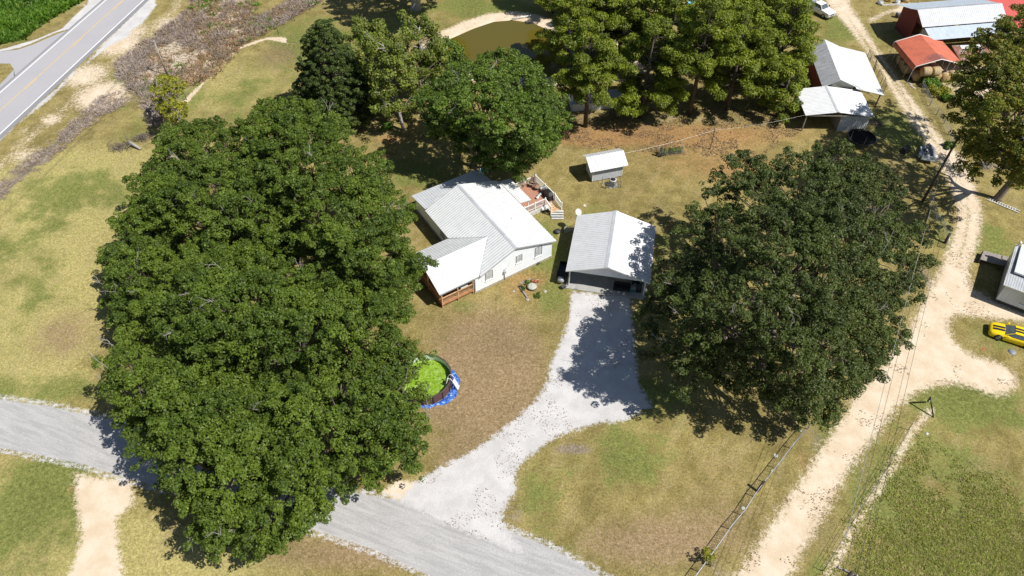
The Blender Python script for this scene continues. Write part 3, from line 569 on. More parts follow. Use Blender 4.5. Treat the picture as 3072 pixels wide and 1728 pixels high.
# thin, half bare trees
def thin_tree(name,label,base,h,lean,leaf,nleaf,nb=26,r0=.22,group=None,spread=3.2):
    base=Vector(base); root=thing(name,label,'tree',base,0,group); tb=MB(); top=Vector((lean[0],lean[1],h)); st=limb(tb,(0,0,-.1),top*.55,r0,r0*.6,.04,4,7); st2=limb(tb,top*.55,top,r0*.6,.04,.1,4,6)
    tb.build('trunk','bark_pale',root); br=MB(); cs=[];rs=[]
    for i in range(nb):
        t=random.uniform(.22,.98); s=top*t; a=random.uniform(0,2*pi); L=spread*(1.15-t*.7)*random.uniform(.6,1.1); d=Vector((cos(a),sin(a),random.uniform(.15,.75)))
        e=s+d*L; limb(br,s,e,.07,.02,.15,3,4); twigs(br,s.lerp(e,.6),d+Vector((0,0,.2)),L*.5,.03,2)
        for _ in range(3): cs.append(tuple(s.lerp(e,random.uniform(.6,1.15))+Vector([random.uniform(-.5,.5) for _ in range(3)]))); rs.append(random.uniform(.5,.95))
    br.build('branches','bark_pale',root); leaf_mesh('leaves',cs,rs,nleaf,.17,leaf,root,squash=.9,shell=(.2,1.1),elong=1.7,hemi=1)
    return root
thin_tree('thin_tree','sparse pale-barked tree with a bare twiggy lower side, left of the leafy tree',G(1211,392),12,(-1.6,2.2),'leaf_sparse',110,44,.26,spread=4.2)
thin_tree('thin_tree','sparse yellowing tree with crooked white limbs in front of the pond bank',G(1262,330),12,(.8,1.5),'leaf_sparse',110,50,.2,spread=4.4)
thin_tree('thin_tree','sparse olive tree between the dark evergreen and the pond bank',G(1130,300),10,(.4,1.2),'leaf_sparse',130,50,.18,spread=4.6)
thin_tree('thin_tree','sparse low tree at the left tip of the pond',G(1335,290),7,(.4,1.0),'leaf_broad',120,34,.14,spread=3.6)
# pines
def pine(label,base,h,R,first=.22,seed=0,dens=1.0):
    rs_=random.Random(seed); base=Vector(base); root=thing('pine_tree',label,'pine tree',base,0,'pines between the pond and the barns'); tb=MB()
    lx,ly=rs_.uniform(-.6,.6),rs_.uniform(-.6,.6)
    tb.tube([(0,0,-.1),(lx*.3,ly*.3,h*.4),(lx,ly,h*.97)],[.34,.25,.06],8); tb.build('trunk','bark_pine',root); br=MB(); cs=[];rr=[]
    z=h*first
    while z<h*.98:
        t=(z-h*first)/(h*(1-first)); L=R*((1-t)**.6*.92+.16)*(.75+.25*min(1,t*5+.3))
        for i in range(rs_.choice((3,4,4,5))):
            if rs_.random()<.12: continue
            a=rs_.uniform(0,2*pi); l=L*rs_.uniform(.65,1.1); e=Vector((lx*z/h+cos(a)*l,ly*z/h+sin(a)*l,z+l*rs_.uniform(.05,.4)))
            s=Vector((lx*z/h,ly*z/h,z)); limb(br,s,e,.08,.025,.12,3,4)
            m=max(1,int(l/1.15*dens))
            for j in range(m):
                p=s.lerp(e,1-.8*j/max(1,m)*rs_.uniform(.7,1)); side=Vector((-sin(a),cos(a),0))*rs_.uniform(-1,1)*(.9 if j else .25)
                cs.append(tuple(p+side+Vector((0,0,.2)))); rr.append(rs_.uniform(.6,1.0))
        z+=rs_.uniform(.5,.85)
    cs.append((lx,ly,h)); rr.append(.7)
    br.build('branches','bark_pine',root)
    leaf_mesh('needles',cs,rr,210,.14,'leaf_pine',root,radial=True,elong=2.3,squash=.8,upb=.5,hemi=.4,shell=(.55,1.1),lobes=6)
    return root
PINES=[('pine with a bare grey lower trunk, nearest the leafy green tree',(1756,380),15,4.6,.30),
('pine reaching over the right end of the pond',(1700,250),15,4.4,.35),
('forked-looking pine in front of the sandy pond bank',(1790,240),13,4.2,.38),
('broad low-branched pine above the reddish needle bed',(1920,352),14,5.2,.14),
('pine with a thick black trunk in the middle of the grove',(2068,345),18,4.8,.36),
('wide bright green pine at the front right of the grove',(2180,330),15,5.4,.16),
('pine at the right end of the grove beside the grey shed',(2310,270),14,4.6,.16),
('pine behind the front row near the small shed roof',(1985,235),16,4.8,.25),
('pine rising behind the thick black trunk',(2120,205),16,4.8,.22),
('rear pine left of the white pickup truck',(2300,140),14,4.6,.20),
('rear pine beside the blue canopy',(1990,110),15,4.6,.25),
('rear pine left of the blue canopy, above the pond',(1850,95),15,4.4,.25),
('rear pine right of the blue canopy',(2190,75),14,4.6,.22),
('pine at the top edge over the pond jetty',(1660,40),13,4.2,.12),
('slender pine at the centre of the grove behind the front row',(1850,215),15,4.4,.2),
('pine closest to the leafy green tree on its pond side',(1745,190),14,4.4,.22),
('small young pine near the metal roofed barn',(2330,350),8,2.8,.08)]
for i,(lb,(x,y),h,R,fr) in enumerate(PINES): pine(lb,G(x,y),h,R,fr,seed=i+3)
# ------------------------------------------------------------ ground cover (uncountable)
def in_poly_pts(poly,N,xlim=(-110,110),ylim=(14,128)):
    p=np.array(poly); x0,y0=p.min(0); x1,y1=p.max(0); x0=max(x0,xlim[0]);x1=min(x1,xlim[1]);y0=max(y0,ylim[0]);y1=min(y1,ylim[1])
    X=rng.uniform(x0,x1,N*3); Y=rng.uniform(y0,y1,N*3); s=sdist(poly,X,Y)>0; return X[s][:N],Y[s][:N]
def vnoise(X,Y,sc,seed):
    r=np.random.default_rng(seed); g=r.random((64,64)); x=X/sc; y=Y/sc; xi=np.floor(x).astype(int); yi=np.floor(y).astype(int); fx=x-xi; fy=y-yi; fx=fx*fx*(3-2*fx); fy=fy*fy*(3-2*fy)
    a=g[xi%64,yi%64];b=g[(xi+1)%64,yi%64];c=g[xi%64,(yi+1)%64];d=g[(xi+1)%64,(yi+1)%64]; return (a*(1-fx)+b*fx)*(1-fy)+(c*(1-fx)+d*fx)*fy
def tufts(name,X,Y,h,wd,m,per=5,lean=.6,patch=4,thr=0,tseed=1):
    nz=vnoise(X,Y,patch,tseed)*.6+vnoise(X,Y,patch*.3,tseed+9)*.4; k=nz>thr+(rng.random(len(X))-.5)*.28; X,Y,nz=X[k],Y[k],nz[k]
    N=len(X)*per; who=np.repeat(np.arange(len(X)),per); bx=X[who]+rng.normal(size=N)*h*.25; by=Y[who]+rng.normal(size=N)*h*.25
    d=rng.normal(size=(N,3))*lean; d[:,2]=1; d/=np.linalg.norm(d,axis=1)[:,None]; L=h*(.5+rng.random(N)*.8)*(.6+nz[who]*.8)
    a=rng.normal(size=(N,3)); a[:,2]*=.3; a-=d*np.einsum('ij,ij->i',a,d)[:,None]; a/=np.linalg.norm(a,axis=1)[:,None]; W=(wd*(.6+.8*rng.random(N)))[:,None]
    p=np.stack([bx,by,np.zeros(N)],-1); q=p+d*L[:,None]; mid=p+d*L[:,None]*.55
    v=np.stack([p,mid+a*W,q,mid-a*W],1); return quads_obj(name,v,np.clip(nz[who]*1.3-.15,0,1),m,None,'stuff')
X,Y=in_poly_pts(weedfield,34000); k_=np.clip(sdist(weedfield,X,Y)/5,0,1)>rng.random(len(X)); tufts('tall_weeds',X[k_],Y[k_],.20,.035,'weed',4,1.8,2.2,.44)
X,Y=in_poly_pts(fieldgreen,9000); tufts('roadside_thicket',X,Y,.9,.16,'leaf_bush',7,1.0,4,.25,3)
X,Y=in_poly_pts(brushp,9000); tufts('dead_brush',X,Y,.8,.03,'brush',10,1.9,6,.50,5)
X,Y=in_poly_pts(brushp,2500); tufts('rusty_brush',X,Y,.6,.05,'brush_rust',8,1.5,9,.55,15)
X,Y=in_poly_pts(scrubstrip,2500); tufts('verge_scrub',X,Y,.4,.03,'brush',7,1.6,3,.52,7)
X,Y=in_poly_pts(brushp,1500); tufts('green_weeds',X,Y,.6,.07,'leaf_bush',8,1.3,8,.66,25)
N_=70000; X=rng.uniform(-75,75,N_); Y=rng.uniform(20,118,N_); k_=(np.abs(X)<Y*.78+14)
for p_ in (drive,track,croad,pondp,sandpatch,shoulder,brushp,weedfield,siderd,fieldgreen): k_&=sdist(p_,X,Y)<-.4
for cx_,cy_,r_ in ((10.5,59.6,7.2),(-8.7,42.2,3.2),(-2,61,6),(44,87,6)): k_&=np.hypot(X-cx_,Y-cy_)>r_
rel_=(X-h0.x)*hn.x+(Y-h0.y)*hn.y; k_&=(rel_>wR+1.2)
tufts('lawn_tufts',X[k_],Y[k_],.10,.022,'grass_tuft',3,1.8,5,.40,31)
# ------------------------------------------------------------ buildings
def window(par,c,wd,hh,axis,out,glass='pane_light',frame='white',grey=None):
    """c centre, axis 'x' or 'y' the wall runs along, out = +1/-1 outward sign"""
    x,y,z=c; fr=MB(); f=.05; wd*=.9
    def bx(mb,u0,u1,z0,z1,d0,d1):
        d0,d1=sorted((d0*out,d1*out))
        if axis=='x': mb.box(x+u0,x+u1,y+d0,y+d1,z+z0,z+z1)
        else: mb.box(x+d0,x+d1,y+u0,y+u1,z+z0,z+z1)
    bx(fr,-wd/2-f,-wd/2,-hh/2-f,hh/2+f,.0,.07); bx(fr,wd/2,wd/2+f,-hh/2-f,hh/2+f,.0,.07); bx(fr,-wd/2,wd/2,hh/2,hh/2+f,.0,.07); bx(fr,-wd/2,wd/2,-.03,.03,.012,.06); bx(fr,-.012,.012,-hh/2,hh/2,.02,.045)
    o=fr.build('window',grey or 'trim',par)
    p=MB(); bx(p,-wd/2,wd/2,-hh/2,hh/2,.0,.025); p.build('pane',glass,o)
    s=MB(); bx(s,-wd/2-.12,wd/2+.12,-hh/2-f-.06,-hh/2-f,.0,.12); s.build('sill',frame,o); return o
def railing(par,p,q,zb,zt,m,name='railing',bal=.14,bw=.035,zq=None):
    """rail between plan points with balusters; zb deck level, zt rail height at p, zq optional (zb,zt) at q"""
    zb2,zt2=zq or (zb,zt); p=Vector((p[0],p[1],0)); q=Vector((q[0],q[1],0)); L=(q-p).length; ang=atan2(q.y-p.y,q.x-p.x); mb=MB()
    def at(t,lo): return p.lerp(q,t)+Vector((0,0,(zb+(zb2-zb)*t) if lo else (zt+(zt2-zt)*t)))
    for lo,off,w_,h_ in((0,0,.10,.06),(1,.12,.05,.06)):
        a=at(0,lo)+Vector((0,0,off)); b=at(1,lo)+Vector((0,0,off)); n=Vector((-sin(ang),cos(ang),0))*w_/2; u=Vector((0,0,h_/2))
        mb.add([a-n-u,a+n-u,a+n+u,a-n+u,b-n-u,b+n-u,b+n+u,b-n+u],[(0,1,2,3),(7,6,5,4),(0,4,5,1),(1,5,6,2),(2,6,7,3),(3,7,4,0)])
    n=int(L/bal)
    for i in range(1,n):
        t=i/n; a=at(t,1); b=at(t,0); mb.cbox((a.x,a.y,(a.z+b.z)/2+.06),bw,bw,b.z-a.z-.16,ang)
    return mb.build(name,m,par)
def post(par,x,y,z0,z1,w_,m,name='post',cap=False):
    mb=MB(); mb.box(x-w_/2,x+w_/2,y-w_/2,y+w_/2,z0,z1)
    if cap: mb.lathe((x,y,z1),[(w_*.75,0),(w_*.75,.03),(w_*.3,.12),(0,.13)],8)
    return mb.build(name,m,par)
# ---- white house
A33=radians(33); HO=(0.5,56.87)
house=thing('farm_house','long white house with ribbed white metal roofs and a side wing with a brown porch','house',(HO[0],HO[1],0),A33)
mb=MB(); mb.prismy([(-4.4,.3),(5.1,.3),(5.1,2.66),(0.0,4.46),(-4.4,2.68)],.3,12.5); mb.prism([(.302,.3),(6.95,.3),(6.95,2.55),(3.7,3.86),(.302,2.50)],-5.3,-4.41); mb.prism([(12.51,.3),(16.05,.3),(16.05,2.32),(12.51,2.80)],-4.35,4.5); mb.build('wall','siding',house)
mb=MB(); mb.box(-4.45,5.15,.25,12.5,0,.3); mb.box(-5.35,-4.46,.255,7.0,0,.3); mb.box(-4.4,4.55,12.51,16.1,0,.3); mb.build('foundation','stone',house)
mb=MB()
corr(mb,(-4.7,0,2.7),(0,1,0),(1,0,.404),0,12.75,lambda s:max(0,3.22*(1-abs(s-3.7)/3.5)),4.7,.33,.042)
corr(mb,(5.5,0,2.7),(0,1,0),(-1,0,.345),0,12.75,0,5.5,.33,.042)
o=mb.build('roof','white_metal',house)
mb=MB(); mb.prismy([(-.22,4.545),(0,4.66),(.22,4.56),(.2,4.53),(0,4.62),(-.2,4.515)],-.02,12.77); mb.build('ridge_cap','galv_bright',o)
mb=MB(); mb.lathe((-3.6,2.6,3.1),[(.05,0),(.05,.5),(.0,.5)],8); mb.build('vent_pipe','white_old',o)
mb=MB(); mb.lathe((2.6,5.0,3.6),[(.05,0),(.05,.3),(.0,.3)],8); mb.build('vent_pipe','white_old',o)
mb=MB()
corr(mb,(0,7.2,2.6),(1,0,0),(0,-1,.4),-9.75,-1.5,lambda s:max(0,3.5*(s+4.7)/3.22),3.5,.33,.042)
corr(mb,(0,.2,2.6),(1,0,0),(0,1,.4),-9.75,-1.5,lambda s:max(0,3.5*(s+4.7)/3.22),3.5,.33,.042)
o=mb.build('wing_roof','white_metal',house)
mb=MB(); mb.prism([(3.5,3.945),(3.7,4.055),(3.9,3.945),(3.88,3.92),(3.7,4.01),(3.52,3.92)],-9.77,-1.5); mb.build('ridge_cap','white_metal2',o)
mb=MB(); mb.add([(-4.74,.16,2.625),(-4.60,.10,2.66),(-1.42,3.60,4.045),(-1.50,3.72,4.035)],[(0,1,2,3)]); mb.add([(-4.74,7.24,2.625),(-4.60,7.30,2.66),(-1.42,3.80,4.045),(-1.50,3.68,4.035)],[(0,1,2,3)]); mb.build('valley_flashing','galv',o)
mb=MB(); corr(mb,(0,16.35,2.36),(1,0,0),(0,-1,.155),-4.65,4.75,0,3.57,.33,.042); mb.build('rear_roof','galv_bright',house)
mb=MB(); corr(mb,(7.15,7.6,2.50),(0,1,0),(-1,0,.17),0,4.75,0,1.64,.33,.042); mb.build('deck_roof','white_metal',house)
mb=MB() # rakes and fascia
def rake(mb,a,b,h=.16,t=.03,ax=0):
    a=Vector(a); b=Vector(b); n=Vector((0,t,0)) if ax==0 else Vector((t,0,0)); mb.add([a,b,b+n,a+n,a-Vector((0,0,h)),b-Vector((0,0,h)),b-Vector((0,0,h))+n,a-Vector((0,0,h))+n],[(0,1,2,3),(4,7,6,5),(0,4,5,1),(1,5,6,2),(2,6,7,3),(3,7,4,0)])
rake(mb,(-4.7,.0,2.68),(0,.0,4.57)); rake(mb,(0,.0,4.57),(5.5,.0,2.68)); rake(mb,(-4.7,12.72,2.68),(0,12.72,4.57)); rake(mb,(0,12.72,4.57),(5.5,12.72,2.68))
rake(mb,(5.47,.03,2.66),(5.47,12.7,2.66),ax=1); rake(mb,(-4.7,7.25,2.66),(-4.7,12.7,2.66),ax=1); rake(mb,(-9.73,.25,2.57),(-9.73,3.7,3.96),ax=1); rake(mb,(-9.73,3.7,3.96),(-9.73,7.18,2.57),ax=1); rake(mb,(-9.7,.2,2.57),(-4.72,.2,2.57))
mb.build('fascia','trim',house)
window(house,(3.2,.3,2.05),.95,1.45,'x',-1); window(house,(.55,.3,2.35),.8,1.1,'x',-1); window(house,(-3.45,.3,1.95),.95,1.3,'x',-1)
window(house,(-4.4,9.2,1.7),.9,1.2,'y',-1); window(house,(5.1,3.2,1.8),.9,1.2,'y',1)
mb=MB(); mb.tube([(-1.45,.22,0),(-1.45,.22,1.75)],.05,8); mb.box(-1.6,-1.3,.12,.28,1.15,1.5); mb.tube([(-1.45,.22,1.7),(-1.2,.2,1.95)],.03,6); mb.build('electric_meter','galv',house)
mb=MB(); mb.box(3.0,3.35,.1,.24,.05,.24); mb.build('crawl_vent','darkgrey',house)
mb=MB()
for i in range(12): mb.box(-5.33,-5.22,.262,.36,.35+i*.18,.46+i*.18)
mb.build('corner_blocks','trim',house)
# porch
mb=MB()
for i in range(27): mb.box(-9.45+i*.153,-9.45+i*.153+.14,.4,6.9,.62,.66)
mb.box(-9.45,-5.36,.36,.40,.45,.64); mb.box(-9.49,-9.45,.36,6.94,.45,.64); o=mb.build('porch_floor','wood',house)
for x,y in((-9.4,.45),(-5.45,.45),(-9.4,3.6),(-9.4,6.85),(-5.45,6.85),(-7.4,.45)): post(o,x,y,0,2.52,.12,'wood_pale')
railing(o,(-9.34,.45),(-5.5,.45),.68,1.55,'wood_pale'); railing(o,(-9.4,.5),(-9.4,3.5),.68,1.55,'wood'); railing(o,(-9.4,3.7),(-9.4,6.8),.68,1.55,'wood')
mb=MB(); mb.box(-5.36,-5.31,2.2,3.1,.66,2.6); mb.build('front_door','wood',house)
hl=lambda x,y,z=0: (HO[0]+x*cos(A33)-y*sin(A33),HO[1]+x*sin(A33)+y*cos(A33),z)
t=thing('porch_table','pale blue topped table on the brown porch','table',hl(-6.4,.95,.66),A33)
mb=MB(); mb.box(-.45,.45,-.3,.3,.68,.72); mb.build('table_top','siding_grey',t)
for x in(-.4,.4):
    for y in(-.25,.25): mb=MB(); mb.tube([(x,y,0),(x,y,.68)],.025,6); mb.build('leg','black',t)
t=thing('porch_swing','brown wooden bench standing on the porch','bench',hl(-8.4,2.4,.66),A33)
mb=MB(); mb.box(-.25,.25,-.7,.7,.4,.45); mb.build('seat','wood',t); mb=MB(); mb.box(.22,.27,-.7,.7,.45,.95); mb.build('backrest','wood',t)
for y in(-.65,.65): mb=MB(); mb.box(-.25,.25,y-.03,y+.03,0,.6); mb.build('side','wood',t)
# rear deck
dk=thing('rear_deck','raised red-brown deck with white railings behind the white house','deck',(HO[0],HO[1],0),A33)
mb=MB()
for i in range(29): mb.box(5.2,10.6,7.42+i*.15,7.42+i*.15+.14,.86,.90)
mb.build('deck_floor','deck',dk)
mb=MB(); mb.box(5.2,10.58,7.42,7.46,.45,.86); mb.box(10.54,10.58,7.46,11.7,.45,.86); mb.box(5.2,9.1,7.38,7.415,.02,.62); mb.build('deck_skirt','white_old',dk)
for x in(5.4,8,10.5):
    for y in(7.5,9.6,11.6): post(dk,x,y,0,.86,.1,'grey_wood','leg')
for x,y in((7.3,11.72),(8.95,11.72),(10.6,11.72),(10.6,9.6),(10.6,7.45)): post(dk,x,y,.9,1.98,.12,'white',cap=True)
for x,y in((6.05,7.42),(7.6,7.42),(9.12,7.42)): post(dk,x,y,.9,1.98,.12,'white',cap=True)
post(dk,10.6,6.0,0,1.55,.12,'white',cap=True); post(dk,9.15,6.15,0,1.5,.12,'white',cap=True); post(dk,6.9,7.9,.9,2.5,.1,'white')
for p,q in(((7.3,11.72),(8.95,11.72)),((8.95,11.72),(10.6,11.72)),((10.6,11.72),(10.6,9.6)),((10.6,9.6),(10.6,7.45)),((6.05,7.42),(7.6,7.42)),((7.6,7.42),(9.12,7.42))): railing(dk,p,q,.95,1.88,'white')
railing(dk,(10.6,7.45),(10.6,6.0),.95,1.88,'white',zq=(.5,1.45)); railing(dk,(9.12,7.42),(9.15,6.15),.95,1.88,'white',zq=(.5,1.4))
mb=MB()
for i in range(4): mb.box(9.2,10.55,7.1-i*.34,7.4-i*.34,.62-i*.05,.68-i*.05)
mb.build('landing','wood_pale',dk)
mb=MB()
for i in range(4):
    wx,wy=5.62,67.35-i*.30; lx=(wx-HO[0])*cos(A33)+(wy-HO[1])*sin(A33); ly=-(wx-HO[0])*sin(A33)+(wy-HO[1])*cos(A33)
    mb.cbox((lx,ly,.48-i*.13),1.5,.26,.04,-A33); mb.cbox((lx,ly-.0,.30-i*.08),1.45,.03,.2,-A33)
mb.build('steps','white_old',dk)
# ---- carport
AC=radians(-11.2); CO=(5.97,55.25)
cp=thing('open_carport','white open-fronted carport with a ribbed metal gable roof beside the gravel drive','carport',(CO[0],CO[1],0),AC)
mb=MB(); corr(mb,(0,0,2.62),(0,1,0),(1,0,.333),0,9.2,0,4.5,.32,.06); corr(mb,(9.25,0,2.55),(0,1,0),(-1,0,.333),0,9.2,0,4.75,.32,.06); o=mb.build('roof','white_metal2',cp)
mb=MB(); mb.prismy([(4.15,4.045),(4.5,4.18),(4.85,4.055),(4.83,4.03),(4.5,4.145),(4.17,4.02)],-.02,9.22); mb.build('ridge_cap','galv_bright',o)
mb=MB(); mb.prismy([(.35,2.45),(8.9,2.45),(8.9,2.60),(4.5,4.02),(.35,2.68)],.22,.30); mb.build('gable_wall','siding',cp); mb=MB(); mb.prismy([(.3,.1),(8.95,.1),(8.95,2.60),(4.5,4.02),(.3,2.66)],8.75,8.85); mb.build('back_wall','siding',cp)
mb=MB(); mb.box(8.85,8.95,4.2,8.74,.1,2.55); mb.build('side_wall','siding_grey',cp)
mb=MB(); rake(mb,(-.02,-.03,2.64),(4.5,-.03,4.13)); rake(mb,(4.5,-.03,4.13),(9.27,-.03,2.57)); rake(mb,(-.03,0,2.62),(-.03,9.2,2.62),ax=1); rake(mb,(9.25,0,2.54),(9.25,9.2,2.54),ax=1); mb.build('fascia','white',cp)
for x,y in((.42,.3),(.42,3.2),(.42,6.0),(8.8,.3),(8.8,3.6)): post(cp,x,y,.1,2.6,.13,'white')
mb=MB(); mb.box(.1,9.1,-.25,9.0,0,.1); mb.build('slab','concrete',cp)
# ---- small shed
SO=(9.45,74.65); AS=radians(16)
sh=thing('garden_shed','small white shed with a bright metal roof alone on the back lawn','shed',(SO[0],SO[1],0),AS)
mb=MB(); corr(mb,(0,-1.95,2.1),(1,0,0),(0,1,.49),0,5.15,0,1.95,.42,.04); corr(mb,(0,1.25,2.45),(1,0,0),(0,-1,.49),0,5.15,0,1.25,.42,.04); mb.build('roof','white_metal',sh)
mb=MB(); mb.prism([(-1.5,.15),(.95,.15),(.95,2.5),(0,2.98),(-1.5,2.25)],.55,4.6); mb.build('wall','siding_grey',sh)
mb=MB()
for i in range(13): mb.box(.6,4.55,-1.53,-1.495,.22+i*.155,.235+i*.155)
mb.build('lap_lines','trim',sh)
mb=MB(); mb.box(.5,.58,-1.53,-1.45,.15,2.2); mb.box(4.57,4.65,-1.53,-1.45,.15,2.2); mb.build('corner_trim','white',sh)
mb=MB(); mb.box(.6,4.55,-1.4,.9,0,.15); mb.build('base','stone',sh)
mb=MB(); mb.box(.52,.55,-.7,.15,.2,2.05); mb.build('door','white_old',sh)
# ---- grey gable barn with a bright lean-to
bo=(44.13,90.5); b1=thing('feed_barn','weathered grey gable barn with a wide bright lean-to roof beside the dirt track','barn',(bo[0],bo[1],0),radians(-4.5))
mb=MB(); corr(mb,(0,0,3.0),(0,1,0),(1,0,.6),0,11.1,0,2.1,.35,.05); mb.build('roof','galv_streak',b1); mb=MB(); corr(mb,(4.6,.2,3.2),(0,1,0),(-1,0,.42),0,10.9,0,2.5,.35,.05); mb.build('roof','galv_bright',b1)
mb=MB(); corr(mb,(8.75,-.35,2.35),(0,1,0),(-1,0,.21),0,11.4,0,4.2,.6,.02); mb.build('lean_to_roof','white_metal',b1)
mb=MB(); mb.prismy([(.2,0),(4.4,0),(4.4,3.15),(2.1,4.15),(.2,3.05)],.4,.5); mb.build('gable_wall','siding_olive',b1)
mb=MB(); mb.box(.2,.3,.5,10.8,0,2.95); mb.box(.3,4.4,10.7,10.8,0,3.0); mb.build('board_wall','red_wall',b1)
for y in(.2,3.8,7.4,10.8): post(b1,8.4,y,0,2.35,.14,'dark_wood')
# ---- white open shed
wo=(40.1,84.1); ws=thing('open_shed','white metal shed, open on the left and closed on the right, behind the trampoline','shed',(wo[0],wo[1],0),radians(-1))
mb=MB(); corr(mb,(0,0,2.75),(0,1,0),(1,0,.13),0,6.35,0,4.3,.32,.06); corr(mb,(9.4,0,2.6),(0,1,0),(-1,0,.137),0,6.35,0,5.1,.32,.06); o=mb.build('roof','white_metal2',ws)
mb=MB(); mb.prismy([(4.1,3.33),(4.3,3.39),(4.5,3.35),(4.48,3.33),(4.3,3.36),(4.12,3.31)],-.02,6.37); mb.build('ridge_cap','galv_bright',o)
mb=MB()
def vcorr(mb,p,q,z0,z1,pitch=.25,h=.04):
    p=Vector((p[0],p[1],0)); q=Vector((q[0],q[1],0)); L=(q-p).length; d_=(q-p)/L; n_=Vector((d_.y,-d_.x,0)); k=int(L/pitch); vs=[]
    for i in range(k*2+1):
        s=p+d_*(L*i/(2*k))+n_*(h if i%2 else 0); vs+=[(s.x,s.y,z0),(s.x,s.y,z1)]
    mb.add(vs,[(2*i,2*i+2,2*i+3,2*i+1) for i in range(k*2)])
vcorr(mb,(5.1,.3),(9.0,.3),0,2.66); vcorr(mb,(9.0,.3),(9.0,6.1),0,2.62); mb.build('wall','galv_bright',ws)
mb=MB(); mb.box(5.1,5.14,.32,6.1,0,2.95); mb.box(.3,9.0,6.1,6.14,0,2.8); mb.build('inner_wall','grey_wood',ws)
for y in(.25,6.0): post(ws,.3,y,0,2.75,.14,'grey_wood')
mb=MB(); mb.box(.1,9.3,.06,.12,2.6,2.72); mb.build('beam','grey_wood',ws)
# ---- red hay carport
rc=thing('hay_carport','red metal carport with a blackened patch, sheltering round hay bales','carport',(59.35,96.0,0),radians(5))
mb=MB(); corr(mb,(.1,0,2.95),(0,1,0),(1,0,.29),0,7.0,0,3.5,.3,.05); corr(mb,(7.4,0,2.9),(0,1,0),(-1,0,.27),0,7.0,0,3.85,.3,.05); mb.build('roof','red_roof',rc)
mb=MB(); 
prof=[(.12,2.93),(0.0,2.80),(-.06,2.6),(-.08,2.25),(-.05,2.25),(-.03,2.6),(.04,2.78),(.14,2.88)]
mb.prismy(prof,0,7.0); mb.build('side_panel','red_roof',rc)
mb=MB(); mb.tube([(-.08,-.03,2.3),(0,-.03,2.8),(.15,-.03,2.98),(3.55,-.03,3.97),(7.4,-.03,2.9)],.06,6); mb.tube([(-.08,7.03,2.3),(0,7.03,2.8),(.15,7.03,2.98),(3.55,7.03,3.97),(7.4,7.03,2.9)],.06,6); mb.build('white_trim','white',rc)
for i in range(6):
    mb=MB(); mb.tube([(-.05,.1+i*1.36,2.3),(-.15,.1+i*1.36,0)],.035,6); mb.build('leg','galv',rc)
    mb=MB(); mb.tube([(7.35,.1+i*1.36,2.9),(7.4,.1+i*1.36,0)],.035,6); mb.build('leg','galv',rc)
# ---- big barn
bb=thing('large_barn','large barn with a bright ribbed roof, red gable end and a grey sheet wall','barn',(63.3,105.1,0),radians(8.5))
mb=MB(); corr(mb,(0,0,4.15),(1,0,0),(0,1,.54),0,14.2,0,2.7,.32,.03); mb.build('roof','galv_bright',bb)
mb=MB(); corr(mb,(-.2,7.7,3.95),(1,0,0),(0,-1,.32),0,14.2,0,3.9,.5,.02); mb.build('rear_roof','galv_blue',bb)
mb=MB(); corr(mb,(-.1,3.8,5.2),(1,0,0),(0,-1,.36),0,14.2,0,1.05,.6,.02); mb.build('ridge_strip','galv',bb)
mb=MB(); corr(mb,(.4,-2.5,3.35),(1,0,0),(0,1,.26),0,13.6,0,2.45,.9,.012); mb.build('lean_to_roof','galv_blue',bb)
mb=MB(); mb.prism([(3.2,0),(7.4,0),(7.4,3.9),(3.2,5.2)],1.0,1.1); mb.prism([(0.3,3.4),(3.2,3.4),(3.2,5.2),(2.7,5.5),(.3,4.2)],1.0,1.1); mb.prism([(7.3,0),(7.4,0),(7.4,3.9),(7.3,3.9)],1.1,14); mb.build('red_wall','red_wall',bb)
mb=MB(); mb.box(14.0,14.1,-2.0,7.4,0,3.6); mb.build('end_wall','red_wall',bb)
mb=MB(); vcorr(mb,(1.0,-2.2),(1.0,1.1),0,3.3,.3,.03); mb.build('sheet_wall','galv',bb)
for y in(1.3,3.1): post(bb,1.0,y,0,4.0,.16,'red_wall')
mb=MB(); mb.box(.85,.98,-2.2,1.5,.2,.6); mb.build('pale_board','white_old',bb)
# ---- red-roofed building at the corner
rb=thing('red_roof_shed','building with a plain red metal roof behind the big barn','barn',(78.2,106.0,0),radians(8.5))
mb=MB(); corr(mb,(0,0,3.0),(1,0,0),(0,1,.12),0,16,0,14,.5,.02); mb.build('roof','red_plain',rb)
mb=MB(); mb.box(.4,15.6,.3,13.6,0,3.0); mb.build('wall','red_wall',rb)
rl=thing('rusty_lean_to','low rusty tin roof tucked between the red carport and the autumn tree','lean-to',(67.6,99.0,0),radians(4))
mb=MB(); corr(mb,(0,0,2.1),(1,0,0),(0,1,.16),0,5.2,0,3.4,.28,.04); mb.build('roof','rust',rl)
mb=MB(); mb.slab([(1.2,2.5,2.56),(4.4,2.5,2.56),(4.4,3.3,2.69),(1.2,3.3,2.69)],.02); mb.build('white_sheet','white_metal',rl)
for x in(.2,2.6,5.0): post(rl,x,.2,0,2.1,.12,'dark_wood'); 
mb=MB(); mb.box(.1,5.1,3.2,3.3,0,2.5); mb.build('back_wall','red_wall',rl)
